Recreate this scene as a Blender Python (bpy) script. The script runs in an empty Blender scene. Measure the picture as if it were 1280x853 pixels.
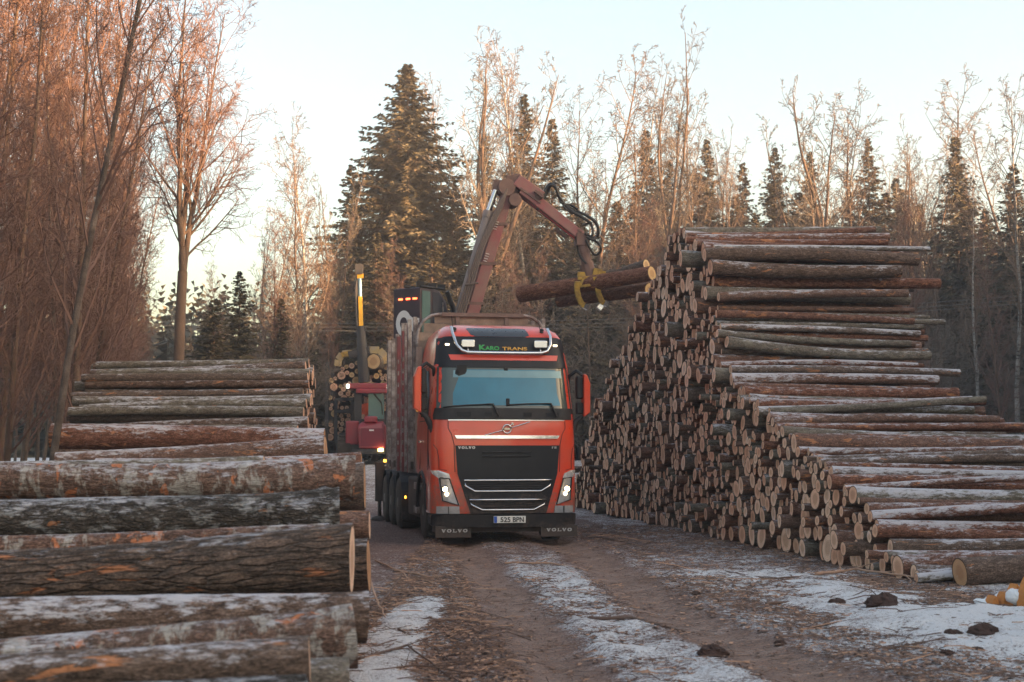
import bpy, math, random
import numpy as np
from mathutils import Vector, Matrix
R = math.radians
sc = bpy.context.scene
col = sc.collection
F = 1778.0; CH = 1.63; PITCH = math.atan(133.5 / F)

# ---------------------------------------------------------------- camera
cd = bpy.data.cameras.new('camera'); cam = bpy.data.objects.new('camera', cd); col.objects.link(cam)
cd.sensor_width = 36.0; cd.lens = 36.0 * F / 1280.0; cd.clip_end = 3000; cd.clip_start = 0.1
cam.location = (0, 0, CH); cam.rotation_euler = (R(90) + PITCH, 0, 0)
cd.dof.use_dof = True; cd.dof.focus_distance = 24.0; cd.dof.aperture_fstop = 3.2
sc.camera = cam

def at(px, py, Y):
    """world point seen at full-size photo pixel (px, py) at depth Y"""
    a = (px - 640) / F; b = (426.5 - py) / F
    dy = math.cos(PITCH) - b * math.sin(PITCH); dz = math.sin(PITCH) + b * math.cos(PITCH)
    t = Y / dy
    return Vector((a * t, Y, CH + dz * t))

def sstep(a, b, x):
    t = np.clip((np.asarray(x, float) - a) / (b - a), 0, 1)
    return t * t * (3 - 2 * t)

# ---------------------------------------------------------------- value noise (numpy)
_rs = np.random.RandomState(7); _T = _rs.rand(256, 256)
def vnoise(x, y):
    x = np.asarray(x, float); y = np.asarray(y, float)
    xi = np.floor(x).astype(int); yi = np.floor(y).astype(int); fx = x - xi; fy = y - yi
    fx = fx * fx * (3 - 2 * fx); fy = fy * fy * (3 - 2 * fy)
    g = lambda i, j: _T[(xi + i) & 255, (yi + j) & 255]
    return (g(0, 0) * (1 - fx) + g(1, 0) * fx) * (1 - fy) + (g(0, 1) * (1 - fx) + g(1, 1) * fx) * fy
def fbm(x, y, o=4):
    s = 0; a = .5
    for k in range(o):
        s = s + a * vnoise(x * 2 ** k + 17 * k, y * 2 ** k + 31 * k); a *= .5
    return s / (1 - .5 ** o)

def rutl(y): return 0.42 - (y - 9.9) * 0.088
def rutr(y): return np.interp(y, [5, 9.9, 13.5, 16, 22, 60], [3.0, 2.2, 1.62, 1.42, 1.15, -5.0])
def road_c(y): return (rutl(y) + rutr(y)) / 2
def terrain(x, y):
    x = np.asarray(x, float); y = np.asarray(y, float)
    h = 1.0 * sstep(41, 58, y)
    n = fbm(x * .55 + 3, y * .55 + 9, 4) - .5
    side = sstep(1.3, 3.0, np.abs(x - road_c(y)))
    h = h + n * (.05 + .12 * side)
    h = h + (fbm(x * 3.1, y * 3.1, 3) - .5) * .05
    for rf in (rutl, rutr):
        d = np.abs(x - rf(y))
        h = h - .055 * np.exp(-(d / .28) ** 2) + .03 * np.exp(-((d - .5) / .18) ** 2)
    h = h + .10 * np.exp(-((x - 4.3) / 1.1) ** 2 - ((y - 13.2) / 2.2) ** 2)
    return h * sstep(3, 6, y) 
def gz(x, y): return float(terrain(x, y))

# ---------------------------------------------------------------- mesh helpers
def mk_mesh(name, V, faces, mats=(), smooth=None, mi=None, attrs=None):
    """faces: list of int arrays (n,k)"""
    me = bpy.data.meshes.new(name)
    V = np.asarray(V, np.float32)
    me.vertices.add(len(V)); me.vertices.foreach_set('co', V.ravel())
    loops = np.concatenate([f.ravel() for f in faces]).astype(np.int32)
    tot = np.concatenate([np.full(len(f), f.shape[1]) for f in faces])
    st = np.concatenate([[0], np.cumsum(tot)[:-1]]).astype(np.int32)
    me.loops.add(len(loops)); me.loops.foreach_set('vertex_index', loops)
    me.polygons.add(len(tot)); me.polygons.foreach_set('loop_start', st)
    if smooth is not None:
        s = np.full(len(tot), bool(smooth)) if np.isscalar(smooth) else np.asarray(smooth, bool)
        me.polygons.foreach_set('use_smooth', s)
    if mi is not None: me.polygons.foreach_set('material_index', np.asarray(mi, np.int32))
    for m in mats: me.materials.append(m)
    for k, v in (attrs or {}).items():
        v = np.asarray(v, np.float32)
        if v.ndim == 2:
            a = me.attributes.new(k, 'FLOAT_VECTOR', 'POINT'); a.data.foreach_set('vector', v.ravel())
        else:
            a = me.attributes.new(k, 'FLOAT', 'POINT'); a.data.foreach_set('value', v)
    me.update(calc_edges=True)
    return me
def link(name, me, parent=None, M=None):
    o = bpy.data.objects.new(name, me); col.objects.link(o)
    if parent is not None: o.parent = parent
    if M is not None: o.matrix_world = M if parent is None else o.matrix_world
    if M is not None and parent is None: o.matrix_basis = M
    return o
def tag(o, label=None, cat=None, group=None, kind=None):
    if label: o['label'] = label
    if cat: o['category'] = cat
    if group: o['group'] = group
    if kind: o['kind'] = kind
    return o
def thing(name, label, cat, loc=(0, 0, 0), rz=0, group=None):
    o = bpy.data.objects.new(name, None); col.objects.link(o); o.empty_display_size = .2
    o.matrix_basis = Matrix.Translation(loc) @ Matrix.Rotation(rz, 4, 'Z')
    return tag(o, label, cat, group)

class MB:
    def __init__(s): s.v = []; s.f = []; s.m = []; s.s = []
    def add(s, vs, fs, m=0, smooth=False):
        b = len(s.v); s.v += [tuple(v) for v in vs]
        for f in fs: s.f.append([b + i for i in f]); s.m.append(m); s.s.append(smooth)
        return s
    def box(s, c, d, m=0, M=None):
        vs = [Vector((c[0] + i * d[0] / 2, c[1] + j * d[1] / 2, c[2] + k * d[2] / 2)) for i in (-1, 1) for j in (-1, 1) for k in (-1, 1)]
        if M: vs = [M @ v for v in vs]
        return s.add(vs, [(0, 1, 3, 2), (4, 6, 7, 5), (0, 4, 5, 1), (2, 3, 7, 6), (0, 2, 6, 4), (1, 5, 7, 3)], m)
    def lbox(s, a, b, m=0): return s.box([(a[i] + b[i]) / 2 for i in range(3)], [abs(a[i] - b[i]) for i in range(3)], m)
    def tube(s, pts, rs, n=8, m=0, sx=1.0, cap=True, smooth=True):
        pts = [Vector(p) for p in pts]
        if not hasattr(rs, '__len__'): rs = [rs] * len(pts)
        rings = []; up = None
        for i, p in enumerate(pts):
            t = (pts[min(i + 1, len(pts) - 1)] - pts[max(i - 1, 0)])
            t = t.normalized() if t.length > 1e-9 else Vector((0, 0, 1))
            if up is None: up = Vector((0, 0, 1)) if abs(t.z) < .9 else Vector((1, 0, 0))
            a = t.cross(up)
            if a.length < 1e-4: a = t.cross(Vector((1, .3, 0)))
            a.normalize(); b = a.cross(t).normalized(); up = b
            rings.append([p + (a * math.cos(2 * math.pi * k / n) * sx + b * math.sin(2 * math.pi * k / n)) * rs[i] for k in range(n)])
        vs = [v for r in rings for v in r]
        fs = [(i * n + k, i * n + (k + 1) % n, (i + 1) * n + (k + 1) % n, (i + 1) * n + k) for i in range(len(pts) - 1) for k in range(n)]
        s.add(vs, fs, m, smooth)
        if cap:
            s.add(rings[0], [tuple(range(n))[::-1]], m); s.add(rings[-1], [tuple(range(n))], m)
        return s
    def beam(s, p, q, w, h, m=0, w2=None, h2=None, up=(0, 0, 1)):
        p = Vector(p); q = Vector(q); t = (q - p).normalized(); a = t.cross(Vector(up))
        if a.length < 1e-3: a = t.cross(Vector((0, 1, 0)))
        a.normalize(); b = a.cross(t).normalized(); w2 = w if w2 is None else w2; h2 = h if h2 is None else h2
        vs = [p + a * (i * w / 2) + b * (j * h / 2) for i, j in ((-1, -1), (1, -1), (1, 1), (-1, 1))] + [q + a * (i * w2 / 2) + b * (j * h2 / 2) for i, j in ((-1, -1), (1, -1), (1, 1), (-1, 1))]
        return s.add(vs, [(3, 2, 1, 0), (4, 5, 6, 7), (0, 1, 5, 4), (1, 2, 6, 5), (2, 3, 7, 6), (3, 0, 4, 7)], m)
    def lathe(s, prof, c, axis='X', n=32, m=0, smooth=True):
        """prof: (offset along axis, radius)"""
        vs = []
        for (o, r) in prof:
            for k in range(n):
                a = 2 * math.pi * k / n; u = r * math.cos(a); w = r * math.sin(a)
                vs.append((c[0] + o, c[1] + u, c[2] + w) if axis == 'X' else (c[0] + u, c[1] + o, c[2] + w) if axis == 'Y' else (c[0] + u, c[1] + w, c[2] + o))
        fs = [(i * n + k, i * n + (k + 1) % n, (i + 1) * n + (k + 1) % n, (i + 1) * n + k) for i in range(len(prof) - 1) for k in range(n)]
        s.add(vs, fs, m, smooth)
        if prof[0][1] > 0: s.add(vs[:n], [tuple(range(n))], m)
        if prof[-1][1] > 0: s.add(vs[-n:], [tuple(range(n))], m)
        return s
    def prism(s, poly, d0, d1, axis='Y', m=0):
        """poly in the two other axes"""
        mk = (lambda u, v, d: (u, d, v)) if axis == 'Y' else (lambda u, v, d: (d, u, v)) if axis == 'X' else (lambda u, v, d: (u, v, d))
        n = len(poly); vs = [mk(u, v, d0) for u, v in poly] + [mk(u, v, d1) for u, v in poly]
        return s.add(vs, [tuple(range(n)), tuple(range(2 * n - 1, n - 1, -1))] + [(i, (i + 1) % n, n + (i + 1) % n, n + i) for i in range(n)], m)
    def build(s, name, mats, parent=None, bevel=0, seg=2, fix=True):
        me = bpy.data.meshes.new(name); me.from_pydata(s.v, [], s.f)
        if not isinstance(mats, (list, tuple)): mats = [mats]
        for m in mats: me.materials.append(m)
        me.polygons.foreach_set('material_index', s.m); me.polygons.foreach_set('use_smooth', s.s); me.update()
        if fix:
            import bmesh
            bm = bmesh.new(); bm.from_mesh(me); bmesh.ops.recalc_face_normals(bm, faces=bm.faces); bm.to_mesh(me); bm.free()
        o = link(name, me, parent)
        if bevel:
            b = o.modifiers.new('bevel', 'BEVEL'); b.width = bevel; b.segments = seg; b.limit_method = 'ANGLE'; b.angle_limit = R(35)
        return o

# ---------------------------------------------------------------- materials
def newmat(name):
    m = bpy.data.materials.new(name); m.use_nodes = True; nt = m.node_tree
    b = nt.nodes['Principled BSDF']
    return m, nt, b
def N(nt, t, **k):
    n = nt.nodes.new(t)
    for a, v in k.items():
        if a.startswith('_'): n.inputs[int(a[1:])].default_value = v
        else: setattr(n, a, v)
    return n
def ramp(nt, fac, stops, interp='LINEAR'):
    r = nt.nodes.new('ShaderNodeValToRGB'); r.color_ramp.interpolation = interp
    e = r.color_ramp.elements
    while len(e) < len(stops): e.new(.5)
    for i, (p, c) in enumerate(stops):
        e[i].position = p; e[i].color = (c[0], c[1], c[2], 1) if hasattr(c, '__len__') else (c, c, c, 1)
    nt.links.new(fac, r.inputs[0]); return r.outputs[0]
def mixc(nt, fac, a, b, mode='MIX'):
    m = nt.nodes.new('ShaderNodeMix'); m.data_type = 'RGBA'; m.blend_type = mode
    for i, v in ((0, fac), (6, a), (7, b)):
        if hasattr(v, 'is_output'): nt.links.new(v, m.inputs[i])
        else: m.inputs[i].default_value = v if not hasattr(v, '__len__') else (v[0], v[1], v[2], 1)
    return m.outputs[2]
def math_(nt, op, a, b=0.0, c=None, clamp=False):
    m = nt.nodes.new('ShaderNodeMath'); m.operation = op; m.use_clamp = clamp
    for i, v in ((0, a), (1, b)) + (((2, c),) if c is not None else ()):
        if hasattr(v, 'is_output'): nt.links.new(v, m.inputs[i])
        else: m.inputs[i].default_value = v
    return m.outputs[0]
def noise(nt, vec, scale, detail=3, rough=.55, dist=0):
    n = nt.nodes.new('ShaderNodeTexNoise'); n.inputs['Scale'].default_value = scale; n.inputs['Detail'].default_value = detail
    n.inputs['Roughness'].default_value = rough; n.inputs['Distortion'].default_value = dist
    if vec is not None: nt.links.new(vec, n.inputs['Vector'])
    return n.outputs[0]
def scalev(nt, vec, s):
    m = nt.nodes.new('ShaderNodeVectorMath'); m.operation = 'MULTIPLY'; m.inputs[1].default_value = s
    nt.links.new(vec, m.inputs[0]); return m.outputs[0]
def bump(nt, b, h, dist, strength=1.0):
    n = nt.nodes.new('ShaderNodeBump'); n.inputs['Distance'].default_value = dist; n.inputs['Strength'].default_value = strength
    nt.links.new(h, n.inputs['Height']); nt.links.new(n.outputs[0], b.inputs['Normal'])
def pm(name, c, rough=.5, metal=0, var=.18, scale=6, bmp=0, dirt=None, dirt_amt=.45, coat=0, emit=None, es=1, dscale=2.5):
    """painted / plain surface with mottling and optional dirt film"""
    m, nt, b = newmat(name)
    tc = N(nt, 'ShaderNodeTexCoord').outputs['Object']
    n1 = noise(nt, tc, scale, 4)
    base = mixc(nt, n1, [x * (1 - var) for x in c], [min(1, x * (1 + var)) for x in c])
    rr = math_(nt, 'MULTIPLY_ADD', noise(nt, tc, scale * 2.3, 3), .25, rough - .12, clamp=True)
    if dirt:
        d = noise(nt, tc, dscale, 6, .65)
        f = ramp(nt, d, [(.5 - dirt_amt * .35, 0), (.78 - dirt_amt * .25, 1)])
        f = math_(nt, 'MULTIPLY', f, dirt_amt)
        base = mixc(nt, f, base, dirt); rr = math_(nt, 'MULTIPLY_ADD', f, .5, rr, clamp=True)
    nt.links.new(base, b.inputs['Base Color']); nt.links.new(rr, b.inputs['Roughness'])
    b.inputs['Metallic'].default_value = metal; b.inputs['Coat Weight'].default_value = coat; b.inputs['Coat Roughness'].default_value = .08
    if bmp: bump(nt, b, noise(nt, tc, scale * 6, 4), bmp)
    if emit:
        b.inputs['Emission Color'].default_value = (*emit, 1); b.inputs['Emission Strength'].default_value = es
    return m

# log bark ----------------------------------------------------------
def bark_mat(name, dark, mid, light, inner=(.38, .17, .085), inner_amt=.30, fr=1.0, bm=.012, cover=None, crack=.3, cs=(9, 30, 30), ps=(2.6, 9, 9), cps=(3.2, 8, 8)):
    m, nt, b = newmat(name)
    lc = N(nt, 'ShaderNodeAttribute', attribute_name='lc').outputs['Vector']
    rnd = N(nt, 'ShaderNodeAttribute', attribute_name='rnd').outputs['Fac']
    frost = N(nt, 'ShaderNodeAttribute', attribute_name='frost').outputs['Fac']
    n1 = noise(nt, scalev(nt, lc, (9, 26, 26)), 1, 6, .68, .4)
    n2 = noise(nt, scalev(nt, lc, (1.6, 5, 5)), 1, 4, .6)
    c = ramp(nt, n1, [(.36, dark), (.50, mid), (.66, light)])
    vo = nt.nodes.new('ShaderNodeTexVoronoi'); vo.feature = 'DISTANCE_TO_EDGE'; vo.inputs['Scale'].default_value = 1
    wp = nt.nodes.new('ShaderNodeVectorMath'); wp.operation = 'ADD'; nt.links.new(scalev(nt, lc, cs), wp.inputs[0])
    wn = nt.nodes.new('ShaderNodeTexNoise'); wn.inputs['Scale'].default_value = .35; wn.inputs['Detail'].default_value = 4; nt.links.new(scalev(nt, lc, cs), wn.inputs['Vector'])
    nt.links.new(scalev(nt, wn.outputs[1], (3.6, 3.6, 3.6)), wp.inputs[1]); nt.links.new(wp.outputs[0], vo.inputs['Vector'])
    ck = ramp(nt, vo.outputs[0], [(0, 1), (.16, 0)])
    c = mixc(nt, math_(nt, 'MULTIPLY', ck, crack), c, [x * .5 for x in dark])
    c = mixc(nt, math_(nt, 'MULTIPLY', rnd, .6), c, mixc(nt, n1, (.05, .042, .037), (.24, .20, .175)))
    c = mixc(nt, math_(nt, 'MULTIPLY', n2, .5), c, [x * .45 for x in mid], 'MIX')
    nf = noise(nt, scalev(nt, lc, (45, 95, 95)), 1, 4, .7)
    c = mixc(nt, .75, c, ramp(nt, nf, [(.36, .35), (.5, 1.0), (.64, 1.9)]), 'MULTIPLY')
    # flaked bark showing the reddish inner bark
    n3 = noise(nt, scalev(nt, lc, ps), 1, 5, .62, .6)
    f3 = ramp(nt, n3, [(.70 - inner_amt * .3, 0), (.73 - inner_amt * .3, 1)])
    n3b = noise(nt, scalev(nt, lc, (30, 30, 30)), 1, 2)
    c = mixc(nt, f3, c, mixc(nt, n3b, [x * .55 for x in inner], [min(1, x * 1.5) for x in inner]))
    if cover:  # lichen / birch skin
        n4 = noise(nt, scalev(nt, lc, cps), 1, 6, .7, .3)
        f4 = ramp(nt, n4, [(.60 - cover[1] * .3, 0), (.68 - cover[1] * .3, 1)])
        f4 = math_(nt, 'MULTIPLY', f4, ramp(nt, n1, [(.36, .25), (.5, 1)]))
        c = mixc(nt, math_(nt, 'MULTIPLY', f4, .85), c, mixc(nt, n1, [x * .6 for x in cover[0]], [x * 1.25 for x in cover[0]]))
    # frost lying on the upper side
    nz = N(nt, 'ShaderNodeSeparateXYZ'); nt.links.new(N(nt, 'ShaderNodeNewGeometry').outputs['Normal'], nz.inputs[0])
    n5 = noise(nt, scalev(nt, lc, (7, 22, 22)), 1, 7, .78)
    n6 = noise(nt, scalev(nt, lc, (1.1, 3, 3)), 1, 3)
    up = math_(nt, 'MULTIPLY_ADD', nz.outputs[2], .36, -.27)
    a = math_(nt, 'ADD', up, math_(nt, 'MULTIPLY_ADD', n5, 2.6, -1.33))
    a = math_(nt, 'ADD', a, math_(nt, 'MULTIPLY_ADD', n6, 1.3, -.68))
    a = math_(nt, 'ADD', a, math_(nt, 'MULTIPLY_ADD', frost, .55, -.30))
    a = math_(nt, 'SUBTRACT', a, math_(nt, 'MULTIPLY', ck, .12))
    f5 = ramp(nt, a, [(.03, 0), (.36, .85)])
    f5 = math_(nt, 'MULTIPLY', f5, fr)
    c = mixc(nt, f5, c, (.52, .52, .57))
    nt.links.new(c, b.inputs['Base Color']); b.inputs['Roughness'].default_value = .9
    b.inputs['Specular IOR Level'].default_value = .2
    h = math_(nt, 'ADD', math_(nt, 'MULTIPLY_ADD', ck, -.8 * crack, n1), math_(nt, 'MULTIPLY', f3, -.35))
    bump(nt, b, h, bm)
    return m
def wood_mat(name, a_, b_, spec=.2):
    m, nt, b = newmat(name)
    lc = N(nt, 'ShaderNodeAttribute', attribute_name='lc').outputs['Vector']
    rr = N(nt, 'ShaderNodeAttribute', attribute_name='rr').outputs['Fac']
    rnd = N(nt, 'ShaderNodeAttribute', attribute_name='rnd').outputs['Fac']
    n1 = noise(nt, lc, 22, 4, .6); n0 = noise(nt, lc, 5, 2)
    ring = math_(nt, 'SINE', math_(nt, 'MULTIPLY_ADD', rr, 46, math_(nt, 'MULTIPLY', n0, 7)))
    base = mixc(nt, rnd, a_, b_)
    base = mixc(nt, math_(nt, 'MULTIPLY_ADD', ring, .09, .12), base, [x * .45 for x in a_])
    heart = ramp(nt, math_(nt, 'ADD', rr, math_(nt, 'MULTIPLY_ADD', n0, .3, -.15)), [(.40, .45), (.62, 0)])
    base = mixc(nt, heart, base, (.30, .13, .07))
    base = mixc(nt, ramp(nt, n1, [(.5, 0), (.75, .45)]), base, (.34, .21, .16))
    sn = noise(nt, lc, 9, 5, .7)
    base = mixc(nt, ramp(nt, math_(nt, 'ADD', sn, math_(nt, 'MULTIPLY_ADD', rnd, .2, -.12)), [(.62, 0), (.72, .55)]), base, (.55, .52, .55))
    base = mixc(nt, ramp(nt, rr, [(.89, 0), (.93, 1)]), base, (.07, .045, .035))
    nt.links.new(base, b.inputs['Base Color']); b.inputs['Roughness'].default_value = .85; b.inputs['Specular IOR Level'].default_value = spec
    bump(nt, b, math_(nt, 'ADD', n1, math_(nt, 'MULTIPLY', ring, .15)), .003)
    return m
BK_RED = bark_mat('spruce bark', (.065, .026, .018), (.19, .080, .052), (.31, .165, .12), inner_amt=.30)
BK_GREY = bark_mat('aspen bark', (.07, .06, .048), (.17, .145, .115), (.30, .27, .23), inner_amt=.14, cover=((.22, .20, .16), .25))
BK_BROWN = bark_mat('alder bark', (.035, .022, .017), (.125, .076, .056), (.25, .175, .14), inner_amt=.28, ps=(1.7, 9, 9))
BK_PINE = bark_mat('furrowed pine bark', (.025, .015, .012), (.15, .090, .066), (.34, .22, .165), inner=(.44, .19, .10), inner_amt=.36, bm=.04, crack=.9, cs=(3.4, 19, 19), ps=(1.9, 9, 9))
BK_BIRCH = bark_mat('birch bark', (.05, .026, .02), (.19, .09, .062), (.34, .21, .16), inner=(.46, .17, .08), inner_amt=.36, cover=((.44, .42, .39), .28), bm=.02, crack=.35, ps=(6, 5, 5), cps=(9, 4, 4))
BK_LICHEN = bark_mat('lichen bark', (.014, .012, .010), (.055, .045, .038), (.15, .13, .115), inner_amt=.18, cover=((.36, .36, .36), .26), bm=.03, crack=.7, cps=(6, 9, 9))
WOOD = wood_mat('sawn wood', (.72, .41, .27), (.88, .63, .46))
WOODO = wood_mat('fresh orange wood', (.42, .22, .11), (.60, .36, .20))
WOODY = wood_mat('fresh yellow wood', (.62, .42, .20), (.72, .52, .28))

# ---------------------------------------------------------------- logs
def log_geo(L, r0, r1, seed, ns=14, nr=8, bow=.0, rough=.03, frost=.5):
    rg = np.random.RandomState(seed % 99991)
    x = np.linspace(0, L, nr); th = np.linspace(0, 2 * math.pi, ns, endpoint=False)
    X, T = np.meshgrid(x, th, indexing='ij')
    rad = (r0 + (r1 - r0) * X / L)
    flare = 1 + .12 * np.exp(-X / .25) * rg.uniform(0, 1)
    d = 0
    for k in (2, 3, 4, 5):
        d = d + rg.uniform(.3, 1) / k * np.sin(k * T + rg.uniform(0, 6.3) + X * rg.uniform(-1.2, 1.2))
    d = d + .6 * np.sin(X * rg.uniform(1.5, 4) + rg.uniform(0, 6)) * .5
    if ns >= 20:
        d = d + .55 * (vnoise(X * 6 + seed % 97, T * 5) + vnoise(X * 15 + seed % 89, T * 10) * .7 - .85)
        for _ in range(int(L * 2.5)):   # knots
            kx, kt = rg.uniform(0, L), rg.uniform(0, 6.28)
            dt = np.abs((T - kt + math.pi) % (2 * math.pi) - math.pi)
            d = d + rg.uniform(.8, 2.4) * np.exp(-((X - kx) / .04) ** 2 - (dt * rad / .035) ** 2)
    rad = rad * flare * (1 + rough * d)
    by = bow * np.sin(math.pi * X / L) * math.cos(rg.uniform(0, 6)); bz = bow * np.sin(math.pi * X / L) * rg.uniform(-1, 1)
    Y = rad * np.cos(T); Z = rad * np.sin(T)
    cut = rg.uniform(-.09, .09, 2)
    Xs = X + np.where(X == 0, 1, 0) * (Y * cut[0] + Z * cut[1])
    V = np.stack([Xs, Y + by, Z + bz], -1).reshape(-1, 3)
    off = rg.uniform(0, 60)
    lc = np.stack([X + off, Y, Z + off * .37], -1).reshape(-1, 3)
    i, j = np.meshgrid(np.arange(nr - 1), np.arange(ns), indexing='ij'); jn = (j + 1) % ns
    body = np.stack([i * ns + j, (i + 1) * ns + j, (i + 1) * ns + jn, i * ns + jn], -1).reshape(-1, 4)[:, ::-1]
    n = len(V)
    def capg(ring, last):
        k = ring * ns; rv = V[k:k + ns]; c = rv.mean(0)
        rl = lc[k:k + ns]
        v = np.vstack([c + (rv - c) * .55, rv, c[None]]); l = np.vstack([rl.mean(0) + (rl - rl.mean(0)) * .55, rl, rl.mean(0)[None]])
        rr = np.concatenate([np.full(ns, .55), np.ones(ns), [0]])
        a = np.arange(ns); b = (a + 1) % ns
        q = np.stack([a, b, b + ns, a + ns], -1); t = np.stack([np.full(ns, 2 * ns), b, a], -1)
        if last: q = q[:, ::-1]; t = t[:, ::-1]
        q = q[:, ::-1]; t = t[:, ::-1]
        return v, q[:, ::-1], t[:, ::-1], l, rr
    return dict(V=V, body=body, lc=lc, cap0=capg(0, False), cap1=capg(nr - 1, True), rnd=rg.rand(), frost=frost)

def frame_from(d):
    d = Vector(d).normalized(); y = Vector((0, 0, 1)).cross(d)
    if y.length < 1e-3: y = Vector((0, 1, 0))
    y.normalize(); z = d.cross(y)
    return Matrix((d, y, z)).transposed()

def log_obj(P, d, g, bark, wood, roll=0, name='log', split=True):
    M = Matrix.Translation(P) @ (frame_from(d) @ Matrix.Rotation(roll, 3, 'X')).to_4x4()
    V, n = g['V'], len(g['V']); c1 = g['cap1']
    def at_(l, rr): return {'lc': l, 'rr': rr, 'rnd': np.full(len(l), g['rnd']), 'frost': np.full(len(l), g['frost'])}
    VV = np.vstack([V, c1[0]]); lc = np.vstack([g['lc'], c1[3]]); rr = np.concatenate([np.ones(n), c1[4]])
    q = np.vstack([g['body'], c1[1] + n]); t = c1[2] + n
    nb = len(g['body']); mi = np.concatenate([np.zeros(nb), np.ones(len(c1[1]) + len(t))]); sm = np.concatenate([np.ones(nb), np.zeros(len(c1[1]) + len(t))])
    c0 = g['cap0']
    if not split:
        k = len(VV); VV = np.vstack([VV, c0[0]]); lc = np.vstack([lc, c0[3]]); rr = np.concatenate([rr, c0[4]])
        q = np.vstack([g['body'], c1[1] + n, c0[1] + k]); t = np.vstack([c1[2] + n, c0[2] + k])
        mi = np.concatenate([np.zeros(nb), np.ones(len(q) - nb + len(t))]); sm = 1 - mi
    o = link(name, mk_mesh(name, VV, [q, t], (bark, wood), sm, mi, at_(lc, rr)), None, M)
    if split:
        link('cut_end', mk_mesh('cut_end', c0[0], [c0[1], c0[2]], (wood,), False, None, at_(c0[3], c0[4])), o)
    return o

STUFF = []   # logs beyond the individually built ones
def log_stuff(P, d, g, mi0):
    M = (frame_from(d)); Mn = np.array(M); P = np.array(P)
    n = len(g['V']); parts = [(g['V'], g['lc'], np.ones(n))]; q = [g['body']]; t = []; b = n
    qm = [np.full(len(g['body']), mi0)]; tm = []
    for c in (g['cap0'], g['cap1']):
        parts.append((c[0], c[3], c[4])); q.append(c[1] + b); t.append(c[2] + b); b += len(c[0]); qm.append(np.full(len(c[1]), 3)); tm.append(np.full(len(c[2]), 3))
    V = np.vstack([p[0] for p in parts]) @ Mn.T + P
    STUFF.append((V, np.vstack([p[1] for p in parts]), np.concatenate([p[2] for p in parts]), np.vstack(q), np.vstack(t), np.concatenate(qm), np.concatenate(tm), np.full(len(V), g['rnd']), np.full(len(V), g['frost'])))
def build_stuff():
    b = 0; Q = []; T = []
    for s in STUFF: Q.append(s[3] + b); T.append(s[4] + b); b += len(s[0])
    mi = np.concatenate([s[5] for s in STUFF] + [s[6] for s in STUFF])
    me = mk_mesh('packed_logs', np.vstack([s[0] for s in STUFF]), [np.vstack(Q), np.vstack(T)], (BK_RED, BK_GREY, BK_BROWN, WOOD), mi < 3, mi,
                 {'lc': np.vstack([s[1] for s in STUFF]), 'rr': np.concatenate([s[2] for s in STUFF]), 'rnd': np.concatenate([s[7] for s in STUFF]), 'frost': np.concatenate([s[8] for s in STUFF])})
    tag(link('packed_logs', me), 'smaller log ends packed between the larger logs of the timber piles', 'logs', kind='stuff')

def pack(H, rad, seed, n=4000, ds=.02, top=None):
    """drop circles under the profile H = [(s, z)]; returns (s, z, r) in the order laid"""
    rg = random.Random(seed); s0, s1 = H[0][0], H[-1][0]
    S = np.arange(s0, s1, ds); Hz = np.interp(S, [h[0] for h in H], [h[1] for h in H])
    cls = sorted(set(round(rad(rg, f / 40), 3) for f in range(40) for _ in range(8)))
    cls = [cls[int(i)] for i in np.linspace(0, len(cls) - 1, 14)]
    rest = np.stack([np.full(len(S), c) for c in cls]); out = []; fails = 0
    for _ in range(n):
        fill = len(out) / n
        r = rad(rg, rg.random()); k = int(np.argmin([abs(c - r) for c in cls])); r = cls[k]; z = rest[k]
        defi = Hz - z - r * .6
        w = max(1, int(r / ds))
        zl = np.roll(z, w); zr = np.roll(z, -w); mn = (z <= zl + .001) & (z <= zr + .001)
        score = np.where(defi > 0, defi + np.where(mn, .35, 0) - z * .12 + np.array([rg.random() for _ in range(1)])[0] * 0, -9)
        score = score + _rs.rand(len(S)) * .25
        i = int(np.argmax(score))
        if score[i] < -1:
            fails += 1
            if fails > 60: break
            continue
        if top and Hz[i] - z[i] < .30:      # the outer layer holds thicker stems
            kc = [q for q, c in enumerate(cls) if top[0] <= c <= top[1]]
            k2 = kc[int(len(kc) * rg.random())]
            if rest[k2][i] + cls[k2] < Hz[i] + .10: k = k2; r = cls[k]; z = rest[k]
        out.append((float(S[i]), float(z[i]), r)); fails = 0
        for kk, c in enumerate(cls):
            R_ = r + c; d = np.abs(S - S[i]); ok = d < R_
            hh = np.where(ok, z[i] + np.sqrt(np.maximum(R_ ** 2 - d ** 2, 0)), -9)
            rest[kk] = np.maximum(rest[kk], hh)
    return out
# ================================================================ timber piles
rg = random.Random(11)
PH = [(1120,700),(1100,680),(1070,620),(1050,600),(985,545),(957,515),(920,485),(905,450),(897,380),(890,310),(850,285),(820,350),(800,400),(775,450),(745,520),(730,560)]
prof = []
for px, py in PH:
    t = (px - 640) / F; y = 7.47 / (t + .147); prof.append((y, CH + (560 - py) / F * y))
prof = [(17.0, .12)] + prof + [(39.2, .25)]
prof[0] = (17.2, .12)
U = Vector((-.1454, .9894, 0)); DL = Vector((.9894, .1454, 0))
def face_pt(y): return Vector((7.47 - .147 * y, y, 0))
def radR(g, f):
    u = g.random()
    return .045 + .05 * u if f < .62 else (.09 + .05 * u if f < .93 else .14 + .055 * u)
circ = pack(prof, radR, 3, n=5000, top=(.07, .15))
print('right pile logs', len(circ))
S_ = np.array([c[0] for c in circ]); Z_ = np.array([c[1] for c in circ]); R_a = np.array([c[2] for c in circ])
Hc = np.interp(S_, [p[0] for p in prof], [p[1] for p in prof])
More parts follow.
